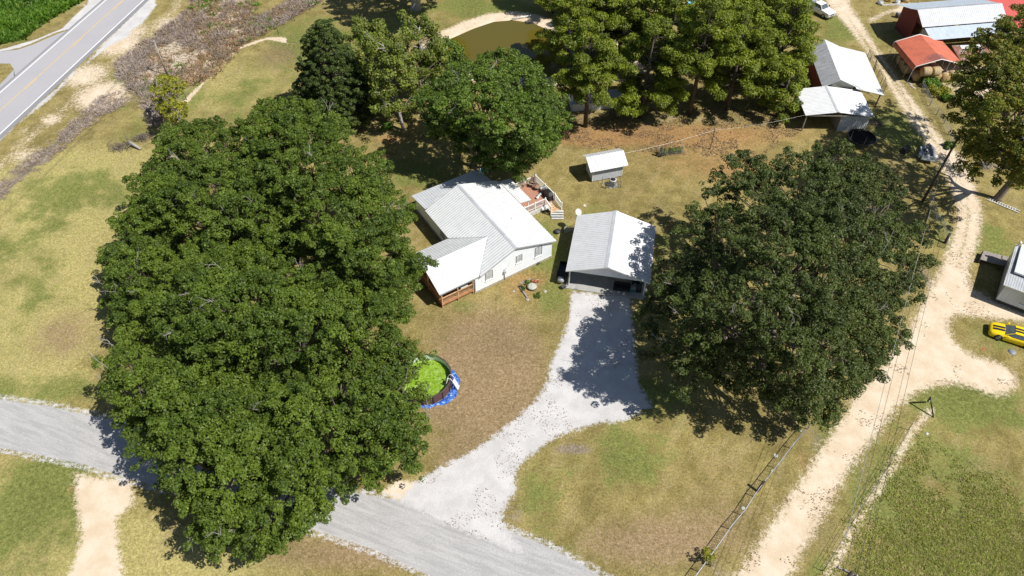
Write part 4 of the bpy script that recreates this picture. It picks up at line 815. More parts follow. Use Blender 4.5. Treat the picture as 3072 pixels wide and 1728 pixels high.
# ---- mobile home
mh=thing('mobile_home','grey metal mobile home with a raised white roof panel at the right edge','mobile home',(53.2,52.9,0),radians(-33))
mb=MB(); mb.box(.25,12,.3,6.9,.5,2.85); mb.build('wall','galv',mh)
mb=MB()
vcorr(mb,(.25,.29),(12,.29),.5,2.8,.42,.04); mb.build('ribbed_skin','galv_blue',mh)
mb=MB(); mb.box(.3,11.9,.4,6.8,0,.5); mb.build('skirting','darkgrey',mh)
mb=MB(); corr(mb,(0,0,2.95),(1,0,0),(0,1,.03),0,12.2,0,7.1,.25,.02); mb.build('roof','galv',mh)
mb=MB(); mb.box(-.02,12.2,-.04,-.01,2.84,2.97); mb.box(-.04,-.01,-.02,7.1,2.84,2.97); mb.build('roof_edge','white',mh)
mb=MB(); mb.box(.5,12,2.1,7.2,3.22,3.42); mb.build('raised_roof','white_metal',mh)
window(mh,(3.0,.27,1.55),1.2,.8,'x',-1,grey='white'); window(mh,(6.2,.27,1.75),1.2,.8,'x',-1,grey='white')
ph=[G(*p,.65) for p in((2951,752),(3006,766),(3003,795),(2941,778))]; ph2=[G(*p,.75) for p in((3008,766),(3040,774),(3030,793),(3004,796))]
rp=thing('access_ramp','weathered plank ramp and landing beside the mobile home','ramp',ph[0][:2]+(0,)); b0=Vector(ph[0][:2]+(0,))
mb=MB(); mb.slab([Vector(p)-b0 for p in ph],.07); mb.build('platform','grey_wood',rp)
mb=MB(); mb.slab([Vector(p)-b0 for p in ph2],.07); mb.build('landing','grey_wood',rp)
for p in ph+ph2: q=Vector(p)-b0; post(rp,q.x,q.y,0,.62,.09,'dark_wood','leg')
mb=MB(); a=Vector(ph[0])-b0; b=Vector(ph[3])-b0; mb.slab([(a.x-.06,a.y,.6),(a.x,a.y,.6),(b.x,b.y,.6),(b.x-.06,b.y,.6)],.55); mb.build('skirt_board','dark_wood',rp)
pl=thing('lamp_post','grey post with a pale lamp head beside the mobile home landing','post',G(3012,796))
mb=MB(); mb.tube([(0,0,0),(0,0,3.6)],.07,8); mb.build('pole','galv',pl); mb=MB(); mb.lathe((0,0,3.6),[(.02,0),(.16,.05),(.14,.22),(0,.26)],10); mb.build('lamp_head','white',pl)
# ---- low pale roof under the pines
lr=thing('low_grey_shed','low pale grey roofed shed half hidden under the pines','shed',G(1712,338),radians(8))
mb=MB(); corr(mb,(0,0,1.3),(1,0,0),(0,1,.10),0,9,0,2.6,.5,.02); mb.build('roof','galv',lr)
mb=MB(); mb.box(.2,8.8,.2,2.4,0,1.3); mb.build('wall','siding_grey',lr)
# ------------------------------------------------------------ vehicles and objects
def put(name,label,cat,p,rz=0,group=None): return thing(name,label,cat,(p[0],p[1],p[2] if len(p)>2 else 0),rz,group)
def part(par,name,m,fn):
    mb=MB(); fn(mb); return mb.build(name,m,par)
def loft(mb,rings,cap=True,smooth=True):
    n=len(rings[0]); vs=[p for r in rings for p in r]; fs=[]
    for i in range(len(rings)-1):
        for j in range(n-1): fs.append((i*n+j,i*n+j+1,(i+1)*n+j+1,(i+1)*n+j))
        fs.append((i*n+n-1,i*n,(i+1)*n,(i+1)*n+n-1))
    mb.add(vs,fs,smooth)
    if cap: mb.add([tuple(p) for p in rings[0]],[tuple(range(n))]); mb.add([tuple(p) for p in rings[-1]],[tuple(range(n))])
def wheel(par,x,y,r,w_,rimm='rim'):
    s=1 if y>0 else -1
    o=part(par,'wheel','darkgrey',lambda mb:mb.lathe((x,y,r),[(r*.3,-w_/2*.8),(r*.3,w_/2*.8)],12,'y'))
    part(o,'tyre','rubber',lambda mb:mb.lathe((x,y,r),[(r*.62,-w_/2),(r*.95,-w_/2),(r,-w_/2*.7),(r,w_/2*.7),(r*.95,w_/2),(r*.62,w_/2),(r*.62,-w_/2)],22,'y'))
    def rim(mb):
        for k in range(5):
            a=2*pi*k/5; c=(x+cos(a)*r*.33,y+s*w_*.46,r+sin(a)*r*.33); u=Vector((cos(a),0,sin(a))); v=Vector((-sin(a),0,cos(a))); 
            P=[Vector(c)+u*p*r*.33+v*q*r*.10 for p,q in((-1,-1),(1,-1.3),(1,1.3),(-1,1))]; mb.add([tuple(p) for p in P]+[tuple(p-Vector((0,s*.02,0))) for p in P],[(0,1,2,3),(7,6,5,4),(0,4,5,1),(1,5,6,2),(2,6,7,3),(3,7,4,0)])
        mb.lathe((x,y+s*w_*.40,r),[(r*.62,-.02),(r*.66,.03),(r*.60,.04),(r*.56,-.02)],20,'y')
    part(o,'rim',rimm,rim)
# ---- yellow sports car
def sports_car(loc,rz):
    t=put('sports_car','yellow two-door sports car with black stripes over bonnet and roof, on the grass','car',loc,rz)
    def sec(x,w_,zb,zs,crown,fl=1.0): return [(x,-w_*.96,zb),(x,-w_,zb+.12),(x,-w_*fl,zb+(zs-zb)*.62),(x,-w_*.93*fl,zs-.04),(x,-w_*.72,zs+crown*.6),(x,-w_*.25,zs+crown),(x,w_*.25,zs+crown),(x,w_*.72,zs+crown*.6),(x,w_*.93*fl,zs-.04),(x,w_*fl,zb+(zs-zb)*.62),(x,w_,zb+.12),(x,w_*.96,zb)]
    ST=[(2.40,.62,.30,.56,.02),(2.34,.78,.22,.66,.03),(2.15,.90,.20,.72,.05),(1.75,.955,.20,.80,.06),(1.2,.96,.20,.86,.07),(.7,.945,.20,.90,.06),(0,.94,.20,.92,.02),(-.8,.95,.20,.94,.02),(-1.4,.975,.20,.98,.03),(-1.9,.95,.22,.97,.04),(-2.25,.86,.26,.93,.03),(-2.38,.76,.34,.86,.02)]
    body=part(t,'body','yellow',lambda mb:loft(mb,[sec(*s) for s in ST]))
    # stripes follow the bonnet and boot
    def top(x):
        for a,b in zip(ST,ST[1:]):
            if a[0]>=x>=b[0]: f=(a[0]-x)/(a[0]-b[0]); return a[3]+(b[3]-a[3])*f+(a[4]+(b[4]-a[4])*f)
        return .9
    for s in(-1,1):
        def st(mb,xs):
            vs=[];
            for x in xs: z=top(x)+.014; vs+=[(x,s*.06,z+.004),(x,s*.34,z-.012)]
            mb.add(vs,[(2*i,2*i+1,2*i+3,2*i+2) for i in range(len(xs)-1)])
        part(body,'stripe','black',lambda mb:st(mb,[2.15,1.75,1.2,1.02])); part(body,'stripe','black',lambda mb:st(mb,[-1.62,-1.9,-2.25]))
    def cab(x,w1,z1,w0,z0): return [(x,-w0,z0),(x,-w1,z1),(x,w1,z1),(x,w0,z0)]
    def gh(mb):
        b=[(1.02,-.74,.93),(1.02,.74,.93),(-1.6,.70,.99),(-1.6,-.70,.99)]; tt=[(.18,-.60,1.34),(.18,.60,1.34),(-.75,.58,1.36),(-.75,-.58,1.36)]; bs=[(.3,-.86,.93),(.3,.86,.93)]
        mb.add(b+tt+[(.2,-.84,.92),(.2,.84,.92),(-.8,-.84,.95),(-.8,.84,.95)],[(0,1,5,4),(4,5,6,7),(3,2,6,7),(1,9,5),(9,11,6,5),(11,2,6),(0,8,4),(8,10,7,4),(10,3,7)])
    part(t,'windows','glass',gh)
    part(t,'roof','yellow',lambda mb:mb.add([(.20,-.60,1.35),(.20,.60,1.35),(-.78,.58,1.372),(-.78,-.58,1.372),(-.3,-.60,1.385),(-.3,.60,1.385)],[(0,1,5,4),(4,5,2,3)]))
    for s in(-1,1):
        part(t,'roof_stripe','black',lambda mb:mb.add([(.2,s*.06,1.362),(.2,s*.32,1.360),(-.3,s*.06,1.396),(-.3,s*.32,1.393),(-.78,s*.06,1.382),(-.78,s*.32,1.380)],[(0,1,3,2),(2,3,5,4)]))
        part(t,'mirror','yellow',lambda mb:mb.cbox((.72,s*1.0,.98),.16,.2,.12))
        part(t,'headlight','glass',lambda mb:mb.add([(2.385,s*.42,.57),(2.33,s*.76,.60),(2.20,s*.82,.70),(2.30,s*.45,.69)],[(0,1,2,3)]))
        part(t,'pillar','yellow',lambda mb:mb.tube([(1.0,s*.76,.93),(.2,s*.61,1.34),(-.75,s*.59,1.36),(-1.55,s*.72,.98)],.04,5))
        for x in(1.42,-1.42): wheel(t,x,s*.86,.36,.26)
        for x in(1.42,-1.42): part(t,'wheel_arch','black',lambda mb:mb.lathe((x,s*.925,.37),[(.42,-.03),(.42,.045),(.0,.046)],20,'y'))
    part(t,'grille','black',lambda mb:mb.cbox((2.38,0,.47),.06,.9,.14))
ndir=Vector(G(2984.3,981.5,.8))-Vector(G(3025,991,.95)); cz=atan2(ndir.y,ndir.x)
nose=Vector(G(2969,985,.5)); sports_car((nose.x-2.35*cos(cz)+.1*sin(cz),nose.y-2.35*sin(cz)-.1*cos(cz),0),cz)
# ---- pickup
def pickup(loc,rz):
    t=put('pickup_truck','white pickup truck loaded with odds and ends beside the sand track','truck',loc,rz)
    def low(mb):
        def sec(x,w_,zb,zs): return [(x,-w_,zb),(x,-w_,zs-.12),(x,-w_*.96,zs),(x,w_*.96,zs),(x,w_,zs-.12),(x,w_,zb)]
        loft(mb,[sec(2.75,.8,.45,.95),sec(2.62,.93,.42,1.05),(sec(1.6,.97,.42,1.14)),sec(1.15,.97,.42,1.16),sec(-.75,.97,.42,1.16)],smooth=False)
    part(t,'body','white',low)
    def bed(mb):
        mb.box(-2.75,-.78,-.97,-.86,.45,1.18); mb.box(-2.75,-.78,.86,.97,.45,1.18); mb.box(-2.8,-2.7,-.97,.97,.45,1.16); mb.box(-2.7,-.78,-.86,.86,.6,.66); mb.box(-.86,-.78,-.86,.86,.66,1.16)
    part(t,'bed','white',bed)
    def cab(mb): mb.add([(1.2,-.86,1.16),(1.2,.86,1.16),(-.75,.86,1.16),(-.75,-.86,1.16),(.55,-.70,1.74),(.55,.70,1.74),(-.62,.70,1.76),(-.62,-.70,1.76)],[(0,1,5,4),(1,2,6,5),(2,3,7,6),(3,0,4,7),(4,5,6,7)])
    part(t,'cab','white',cab)
    part(t,'windshield','glass',lambda mb:mb.add([(1.16,-.76,1.22),(1.16,.76,1.22),(.60,.64,1.71),(.60,-.64,1.71)],[(0,1,2,3)]).add([(1.18,-.76,1.22),(1.18,.76,1.22),(.62,.64,1.71),(.62,-.64,1.71)],[(0,1,2,3)]))
    for s in(-1,1):
        part(t,'side_window','glass',lambda mb:mb.add([(.95,s*.865,1.24),(.15,s*.865,1.24),(.12,s*.73,1.68),(.5,s*.73,1.68)],[(0,1,2,3)])); part(t,'side_window','glass',lambda mb:mb.add([(.05,s*.865,1.24),(-.6,s*.865,1.24),(-.52,s*.73,1.68),(.02,s*.73,1.68)],[(0,1,2,3)]))
        part(t,'mirror','black',lambda mb:mb.cbox((1.0,s*1.08,1.32),.1,.2,.22)); part(t,'headlight','chrome',lambda mb:mb.cbox((2.72,s*.66,.84),.1,.3,.16))
        for x in(1.75,-1.75): wheel(t,x,s*.86,.38,.26,'galv'); part(t,'wheel_arch','black',lambda mb:mb.lathe((x,s*.945,.42),[(.46,-.03),(.46,.035),(0,.036)],18,'y'))
    part(t,'grille','black',lambda mb:mb.cbox((2.76,0,.82),.05,.9,.2)); part(t,'bumper','chrome',lambda mb:mb.cbox((2.85,0,.55),.14,1.8,.16))
    part(t,'rear_window','glass',lambda mb:mb.add([(-.765,-.6,1.25),(-.765,.6,1.25),(-.66,.55,1.68),(-.66,-.55,1.68)],[(0,1,2,3)]))
pc=Vector(G(2459,22,.9)); pickup((pc.x,pc.y,0),radians(-57))
tc_=put('truck_load','dark tangle of pipes and a folded rack lying in the truck bed','pile',(pc.x-1.0*cos(radians(-57)),pc.y-1.0*sin(radians(-57)),.66),radians(-57))
part(tc_,'rack','darkgrey',lambda mb:[mb.tube([(-.6,-.5+.25*i,.1+.05*i),(.5,-.5+.25*i,.5)],.03,5) for i in range(5)])
part(tc_,'box','galv',lambda mb:mb.cbox((-.9,.3,.3),.5,.7,.5))
# ---- round pool
pc_=(-8.72,42.2,0); R=2.66
pool=put('round_pool','round above-ground pool with brown panels and bright green algae water','pool',pc_)
for k in range(16):
    a0,a1=2*pi*k/16,2*pi*(k+1)/16
    part(pool,'panel','brown_panel',lambda mb:mb.add([(R*cos(a0),R*sin(a0),0),(R*cos(a1),R*sin(a1),0),(R*cos(a1),R*sin(a1),1.2),(R*cos(a0),R*sin(a0),1.2)],[(0,1,2,3)]))
    part(pool,'upright','dark_wood',lambda mb:mb.cbox(((R+.04)*cos(a0),(R+.04)*sin(a0),.61),.07,.12,1.24,a0))
part(pool,'liner','liner',lambda mb:mb.lathe((0,0,0),[(R-.05,1.2),(R-.06,.02)],48))
part(pool,'rim','dark_wood',lambda mb:mb.lathe((0,0,0),[(R-.08,1.21),(R-.08,1.25),(R+.07,1.25),(R+.07,1.2)],16,smooth=False))
part(pool,'water','algae',lambda mb:mb.lathe((0,0,0),[(R-.065,.42),(0,.42)],48))
ld=put('pool_ladder','white A-frame ladder standing over the pool wall','ladder',(pc_[0]+R*cos(radians(-12)),pc_[1]+R*sin(radians(-12)),0),radians(-12))
for s in(-.25,.25):
    part(ld,'rail','white',lambda mb:mb.tube([(-.55,s,.45),(-.3,s,1.5),(-.15,s,1.8),(.1,s,1.85),(.25,s,1.6),(.75,s,0)],.03,7))
part(ld,'steps','white',lambda mb:[mb.cbox((.33+.1*i,0,1.25-i*.26),.14,.5,.04) for i in range(5)]); part(ld,'inner_steps','white',lambda mb:[mb.cbox((-.34-.06*i,0,1.2-i*.26),.1,.5,.03) for i in range(3)])
def tarp(mb):
    n=64; vs=[]; 
    for i in range(n):
        a=2*pi*i/n; k_=max(0,min(1,(cos(a+.75)+.15)*2.2)); g=.04+k_*(.22+.55*max(0,cos(a+.35))**3+.10*sin(a*7)+.07*sin(a*13+1))
        for f,z in((0,.03),(.35,.10+.04*sin(a*9)),(.7,.05+.05*sin(a*17)),(1,.015)): r=R+.02+g*f; vs.append((r*cos(a),r*sin(a),z))
    mb.add(vs,[(4*i+j,4*((i+1)%n)+j,4*((i+1)%n)+j+1,4*i+j+1) for i in range(n) for j in range(3)],False)
o=MB(); tarp(o); o.v=[(x+pc_[0],y+pc_[1],z) for x,y,z in o.v]; tag(o.build('ground_tarp','tarp'),'crumpled blue ground cloth spread around the foot of the pool','tarp')
# ---- trampoline
tp=put('trampoline','large round black trampoline with net poles in the oak shade','trampoline',G(2580,426))
part(tp,'mat','net',lambda mb:mb.lathe((0,0,.85),[(1.75,0),(0,-.03)],36)); part(tp,'frame','darkgrey',lambda mb:mb.lathe((0,0,.86),[(1.78,0),(1.84,.04),(1.90,0),(1.84,-.05),(1.78,0)],36))
part(tp,'springs_pad','net',lambda mb:mb.lathe((0,0,.88),[(1.6,0),(1.78,.015),(1.78,-.01)],36))
for k in range(6):
    a=2*pi*k/6+.3; part(tp,'leg','darkgrey',lambda mb:mb.tube([(1.84*cos(a),1.84*sin(a),.85),(1.9*cos(a),1.9*sin(a),0)],.03,6)); part(tp,'net_pole','grey_tube',lambda mb:mb.tube([(1.92*cos(a),1.92*sin(a),.2),(1.95*cos(a),1.95*sin(a),2.3)],.03,6))
# ---- trailer with grey tube
bo_=Vector(G(2778,470)); bt=put('utility_trailer','small utility trailer with a slatted tailgate carrying a grey curved tube','trailer',bo_,radians(72))
part(bt,'bed','galv',lambda mb:mb.box(-1.6,1.3,-.85,.85,.5,.58)); part(bt,'tailgate','siding_grey',lambda mb:[mb.box(-1.68,-1.63,-.95,.95,.55+i*.2,.66+i*.2) for i in range(4)]+[mb.box(-1.69,-1.64,-.95,-.85,.5,1.35),mb.box(-1.69,-1.64,.85,.95,.5,1.35)])
for s in(-1,1):
    wheel(bt,-.4,s*1.02,.33,.2,'galv'); part(bt,'fender','white_old',lambda mb:mb.lathe((-.4,s*1.02,.36),[(.44,-.13),(.44,.13)],18,'y')); part(bt,'tongue','galv',lambda mb:mb.tube([(1.3,s*.7,.5),(2.3,0,.5)],.04,6))
o=put('grey_tube_boat','grey inflatable tube bent round like a bow, lying on the trailer','boat',(bo_.x,bo_.y,.58),radians(72))
part(o,'hull_tube','grey_tube',lambda mb:mb.tube([(-1.4,-.62,.25),(0,-.66,.25),(.9,-.5,.27),(1.6,-.05,.32),(1.0,.35,.3),(.5,.5,.3)],[.2,.24,.24,.2,.14,.1],10)); part(o,'contents','darkgrey',lambda mb:[mb.cbox((-.9+.35*i,.2+.2*sin(i*2),.12),.28,.3,.2,i) for i in range(5)])
# ---- poles and wires
UP1=Vector(G(2767.6,605)); UP2=Vector(G(2557,1716,10.4)); UP2.z=0
def upole(label,b,h,arm_rz,transformer=False,name='utility_pole'):
    t=put(name,label,'pole',b,arm_rz); part(t,'pole','dark_wood',lambda mb:mb.tube([(0,0,-.2),(0,0,h)],[.17,.12],10))
    part(t,'crossarm','grey_wood',lambda mb:mb.cbox((0,.1,h-.5),1.9,.1,.12))
    for x in(-.85,-.4,.4,.85): part(t,'insulator','white_old',lambda mb:mb.lathe((x,.1,h-.42),[(.03,0),(.07,.05),(.05,.1),(.07,.14),(0,.2)],8))
    if transformer: part(t,'transformer','galv',lambda mb:mb.lathe((.0,-.35,h-1.6),[(0,0),(.22,0),(.22,.8),(.1,.9),(0,.9)],14))
    return t
wd_=(UP1-UP2); wa_=atan2(wd_.y,wd_.x)-pi/2
upole('dark utility pole beside the bend of the dirt track',UP1,10.4,wa_); upole('utility pole at the bottom edge with white insulators, seen from above',UP2,10.4,wa_,True)
def wire(label,a,b,sag,m='wire',r=.022,name='power_line'):
    a=Vector(a); b=Vector(b); pts=[]
    for i in range(17): t=i/16; pts.append(a.lerp(b,t)-Vector((0,0,4*sag*t*(1-t))))
    mb=MB(); mb.tube([p-a for p in pts],r,4); o=mb.build(name,m); o.location=a; tag(o,label,'cable'); return o
for i,(x,wl) in enumerate(((-.85,'outermost cable, coloured pale as if sunlit, on the lawn side, between the two utility poles'),(-.4,'inner cable on the lawn side between the two utility poles'),(.4,'inner cable on the field side between the two utility poles'),(.85,'outermost cable on the field side between the two utility poles'))):
    d_=Vector((x*cos(wa_),x*sin(wa_),10.05)); w_=wire(wl,UP2+d_,UP1+d_,.55+.05*i,'wire' if i else 'wire_pale',.014 if i else .02); w_['group']='overhead cables over the sand track'  # first cable has its sunlit brightness put into a paler colour
lp=put('service_pole','bare pale pole standing in the dead brush near the highway','pole',G(502,225)); part(lp,'pole','bark_pale',lambda mb:mb.tube([(0,0,-.2),(0,0,5.8)],[.13,.10],8)); part(lp,'bracket','galv',lambda mb:mb.cbox((0,0,5.6),.5,.06,.06,.8))
for i in(0,1): w_=wire(('thin cable nearer the highway, sagging from the pale pole','thin cable farther from the highway, sagging from the pale pole')[1-i],Vector(G(502,225))+Vector((.2*i,.2*i,5.6)),Vector(G(-260,800,5.6))+Vector((.5*i,.5*i,0)),1.0,'wire',.022); w_['group']='thin cables from the pale pole'
wire('single cable from the dark utility pole to the grey gable barn',UP1+Vector((0,0,9.8)),Vector((48.3,91,3.4)),.5,'wire',.02)
# clothes line
cl=put('line_post','slim rusty T post holding the washing line on the back lawn','post',G(2130,448)); part(cl,'pole','dark_wood',lambda mb:mb.tube([(0,0,0),(0,0,3.4)],.05,7)); part(cl,'crossbar','galv',lambda mb:mb.tube([(-.15,0,3.2),(.15,0,3.45)],.04,6))
b=Vector(G(2130,448))+Vector((0,0,3.2)); wire('pale line from the T post to the small garden shed',b,Vector((14.3,76.0,2.6)),.25,'wire_pale',.011,'washing_line'); wire('pale line from the T post to the white open shed',b,Vector((40.3,84.4,2.7)),.35,'wire_pale',.011,'washing_line')
# ---- fences
def fence(label,pts,h,m_post,m_wire,sp=2.6,rail=False,wires=3,r=.03,mesh=False,name='wire_fence'):
    P=[Vector((p[0],p[1],0)) for p in pts]; o=P[0]; t=put(name,label,'fence',o); mb=MB(); acc=0
    for a,b in zip(P,P[1:]):
        L=(b-a).length; n=max(1,round(L/sp))
        for i in range(n): q=a.lerp(b,i/n)-o; part(t,'fence_post',m_post,lambda m_:m_.tube([(q.x,q.y,0),(q.x+random.uniform(-.04,.04),q.y,h+.08)],r,6))
        for k in range(wires): z=h*(k+1)/wires; mb.tube([tuple(a-o+Vector((0,0,z))),tuple(b-o+Vector((0,0,z)))],.012,3)
        if mesh:
            m2=int(L/.22)
            for i in range(m2):
                p=a.lerp(b,i/m2)-o; q=a.lerp(b,min(1,(i+3)/m2))-o
                mb.tube([(p.x,p.y,0.02),(q.x,q.y,h)],.009,3,False); mb.tube([(q.x,q.y,0.02),(p.x,p.y,h)],.009,3,False)
    mb.build('wire_mesh',m_wire,t)
    if rail:
        mr=MB(); mr.tube([tuple(p-o+Vector((0,0,h+.02))) for p in P],.035,6); mr.build('top_rail',m_wire,t)
    q=P[-1]-o; part(t,'fence_post',m_post,lambda m_:m_.tube([(q.x,q.y,0),(q.x,q.y,h+.08)],r,6)); return t
fence('chain-link fence along the left verge of the sand track, in front of the lawn',[G(x,y,1.1) for x,y in((2433,1270),(2383,1329),(2337,1389),(2271,1474),(2235,1530),(2198,1573),(2152,1639),(2106,1702),(2060,1765))],1.1,'rail_metal','rail_metal',2.2,True,1,.04,True,'chain_link_fence')
fence('low chain-link fence between the big dark oak and the bend of the track',[G(x,y) for x,y in((2780,590),(2806,665),(2840,722),(2832,745))],1.1,'rail_metal','rail_metal',2.4,True,1,.04,True,'chain_link_fence')
fence('sagging wire fence overgrown with weeds on the right side of the upper track',[G(x,y) for x,y in((2762,262),(2788,318),(2830,372),(2858,440))],1.2,'grey_wood','rail_metal',2.2,False,3,.05,True)
fence('thin barbed wire fence on steel posts beside the weedy field at the lower right',[G(x,y) for x,y in((2723,1290),(2653,1415),(2553,1570),(2468,1713))],1.15,'dark_wood','wire',7,False,3,.03)
fence('old wire fence with dark posts along the foot of the dead brush',[G(x,y) for x,y in((930,25),(836,104),(727,140),(640,205),(560,300))],1.2,'dark_wood','wire',5.0,False,2,.05)
def wpost(label,b,h,r,lean=(0,0),brace=None,name='fence_corner_post'):
    t=put(name,label,'post',b); part(t,'post','dark_wood',lambda mb:mb.tube([(0,0,-.1),(lean[0],lean[1],h)],r,8))
    if brace: part(t,'brace','dark_wood',lambda mb:mb.tube([(lean[0],lean[1],h*.9),(brace[0],brace[1],.05)],r*.7,6))
    return t
wpost('thick dark corner post leaning inside the chain-link fence',G(2271,1474),1.5,.13,(.3,.2)); wpost('short black post at the end of the low fence near the oak tip',G(2834,730),1.4,.16,(.15,.25))
sg=put('knobbed_post','black braced post with a row of white knobs on the grass island','post',G(2800,1252)); top=Vector(G(2791.5,1192,1.8))-Vector(G(2800,1252)); ft=Vector(G(2772,1219,-.7))-Vector(G(2800,1252))
part(sg,'post','black',lambda mb:mb.tube([(0,0,0),top],.07,6)); part(sg,'brace','black',lambda mb:mb.tube([top,ft+Vector((0,0,.9))],.09,6))
for i in range(5): p=top.lerp(ft+Vector((0,0,.9)),.2+.16*i)+Vector((.05,-.09,.05)); part(sg,'knob','white',lambda mb:mb.lathe(p,[(0,-.05),(.05,0),(0,.05)],6))
# ---- hay and tyres
k=0
for (x,y,z) in ((2751,228,.7),(2780,228,.7),(2807,228,.7),(2833,229,.7),(2857,228,.7),(2722,208,.7),(2714,193,.7),(2706,180,.7),(2768,205,.7),(2796,203,.7),(2778,214,1.95),(2806,214,1.95)):
    p=G(x,y,z); lab=['round hay bale at the left end of the front row under the red carport','second round hay bale of the front row under the red carport','middle round hay bale of the front row','fourth round hay bale of the front row, next to the last','last round hay bale of the front row, under the autumn tree','hay bale on the shaded track side, nearest the front','middle hay bale on the shaded track side of the carport','rearmost hay bale seen on the shaded track side','hay bale behind the front row, on the left','hay bale behind the front row, in the middle','upper hay bale stacked on the left','upper hay bale stacked on the right'][k]; k+=1
    t=put('hay_bale',lab,'hay bale',(p[0],p[1],z),radians(5+random.uniform(-8,8)),'round hay bales under the red carport')
    part(t,'bale','hay',lambda mb:mb.lathe((0,0,0),[(0,-.66),(.30,-.67),(.62,-.62),(.69,-.5),(.70,0),(.69,.5),(.62,.62),(.3,.67),(0,.66)],22,'y' if k<6 else 'x')); part(t,'twine','white_old',lambda mb:[mb.lathe((0,0,0),[(.702,q),(.712,q+.02),(.702,q+.04)],22,'y' if k<6 else 'x') for q in(-.35,0,.3)])
for i,(x,y,lab) in enumerate(((2729,236,'black tyre at the foot of the front left carport leg'),(2759,238,'tyre leaning against the front hay bales'),(2786,236,'tyre lying flat before the middle hay bale'))):
    o=MB(); o.lathe((0,0,.12),[(.22,-.1),(.36,-.12),(.42,0),(.36,.12),(.22,.1),(.22,-.1)],20); ob=o.build('old_tyre','rubber'); ob.location=G(x,y); ob.rotation_euler=(.3*i,.15,0); tag(ob,lab,'tyre','old tyres by the hay')
# gates beside the lean-to
for i,(x,y,a,lab) in enumerate(((2600,190,1.35,'first rusty gate panel, at the track end of the lean-to'),(2617,220,1.2,'tall rusty gate panel standing beside the lean-to roof'),(2645,275,1.3,'rusty gate panel at the front corner of the lean-to'),(2632,250,1.45,'low rusty gate panel between the two taller ones'))):
    t=put('gate_panel',lab,'gate',G(x,y),a,'rusty gate panels beside the lean-to'); 
    part(t,'frame','dark_wood',lambda mb:mb.tube([(-1.1,0,.1),(-1.1,0,1.7),(1.1,0,1.7),(1.1,0,.1),(-1.1,0,.1)],.045,5)); part(t,'bars','dark_wood',lambda mb:[mb.tube([(-1.1,0,.4+.32*q),(1.1,0,.4+.32*q)],.025,4) for q in range(4)])
# ---- yard objects
def cyl(par,name,m,c,r,h,n=18,r2=None): return part(par,name,m,lambda mb:mb.lathe(c,[(0,0),(r,0),(r2 or r,h),(0,h)],n))
t=put('air_conditioner','round-cornered white air conditioning unit beside the small garden shed','air conditioner',G(1837,556),AS)
part(t,'casing','white_old',lambda mb:mb.lathe((0,0,.08),[(.44,0),(.44,.85),(.46,.9),(.34,.93)],20)); part(t,'louvres','darkgrey',lambda mb:[mb.lathe((0,0,.15+.07*i),[(.445,0),(.45,.03),(.445,.04)],20) for i in range(10)]); part(t,'fan_grille','black',lambda mb:mb.lathe((0,0,.99),[(.34,0),(0,-.02)],20)); part(t,'pad','concrete',lambda mb:mb.box(-.6,.6,-.55,.55,0,.08))
fence('small wire pen around the air conditioner at the garden shed',[G(x,y) for x,y in((1806,551),(1816,566),(1861,563),(1862,545))],1.0,'dark_wood','rail_metal',1.2,False,3,.03,True)
t=put('white_tank','rounded white tank on a dark base below the deck railing','tank',G(1634,633),.4); part(t,'tank','white',lambda mb:mb.lathe((0,0,.5),[(0,-.5),(.2,-.47),(.27,-.38),(.27,.38),(.2,.47),(0,.5)],16,'x')); part(t,'base','black',lambda mb:mb.box(-.4,.4,-.25,.25,0,.28))
t=put('satellite_dish','round pale satellite dish on a pole at the back corner of the carport','satellite dish',(7.75,64.75,0),2.2)
part(t,'mast','galv',lambda mb:mb.tube([(0,0,0),(0,0,2.6),(-.1,0,2.7)],.03,6)); o=part(t,'dish','white_old',lambda mb:mb.lathe((0,0,0),[(0,0),(.2,.03),(.35,.09),(.42,.15),(.43,.15),(.35,.06),(0,-.03)],22)); o.location=(-.15,0,2.75); o.rotation_euler=(.1,-.7,0); part(t,'arm','galv',lambda mb:mb.tube([(-.1,0,2.6),(-.65,0,2.95)],.015,4))
t=put('garden_spinner','small white and pink ornament on a thin stake behind the carport','ornament',G(1754,640)); part(t,'stake','dark_wood',lambda mb:mb.tube([(0,0,0),(0,0,1.3)],.015,4)); part(t,'blades','white',lambda mb:[mb.add([(0,0,1.3),(.25*cos(a),.25*sin(a),1.36),(.22*cos(a+.5),.22*sin(a+.5),1.3)],[(0,1,2)]) for a in (0,1.05,2.1,3.15,4.2,5.25)])
t=put('leaning_gate','pale tubular gate leaning behind the carport','gate',G(1718,694),.35); part(t,'frame','white_old',lambda mb:[mb.tube([(-1.2,0,.1+.22*i),(1.2,0,.3+.22*i)],.025,5) for i in range(5)]); part(t,'end_bars','dark_wood',lambda mb:[mb.tube([(x,0,.05),(x,0,1.4)],.04,5) for x in(-1.2,1.2)])
t=put('fire_ring','blackened metal bowl on the bare ground behind the carport','fire pit',G(1673,698)); cyl(t,'bowl','black',(0,0,0),.25,.3,14,.42); cyl(t,'ash','darkgrey',(0,0,.28),.34,.03,14)
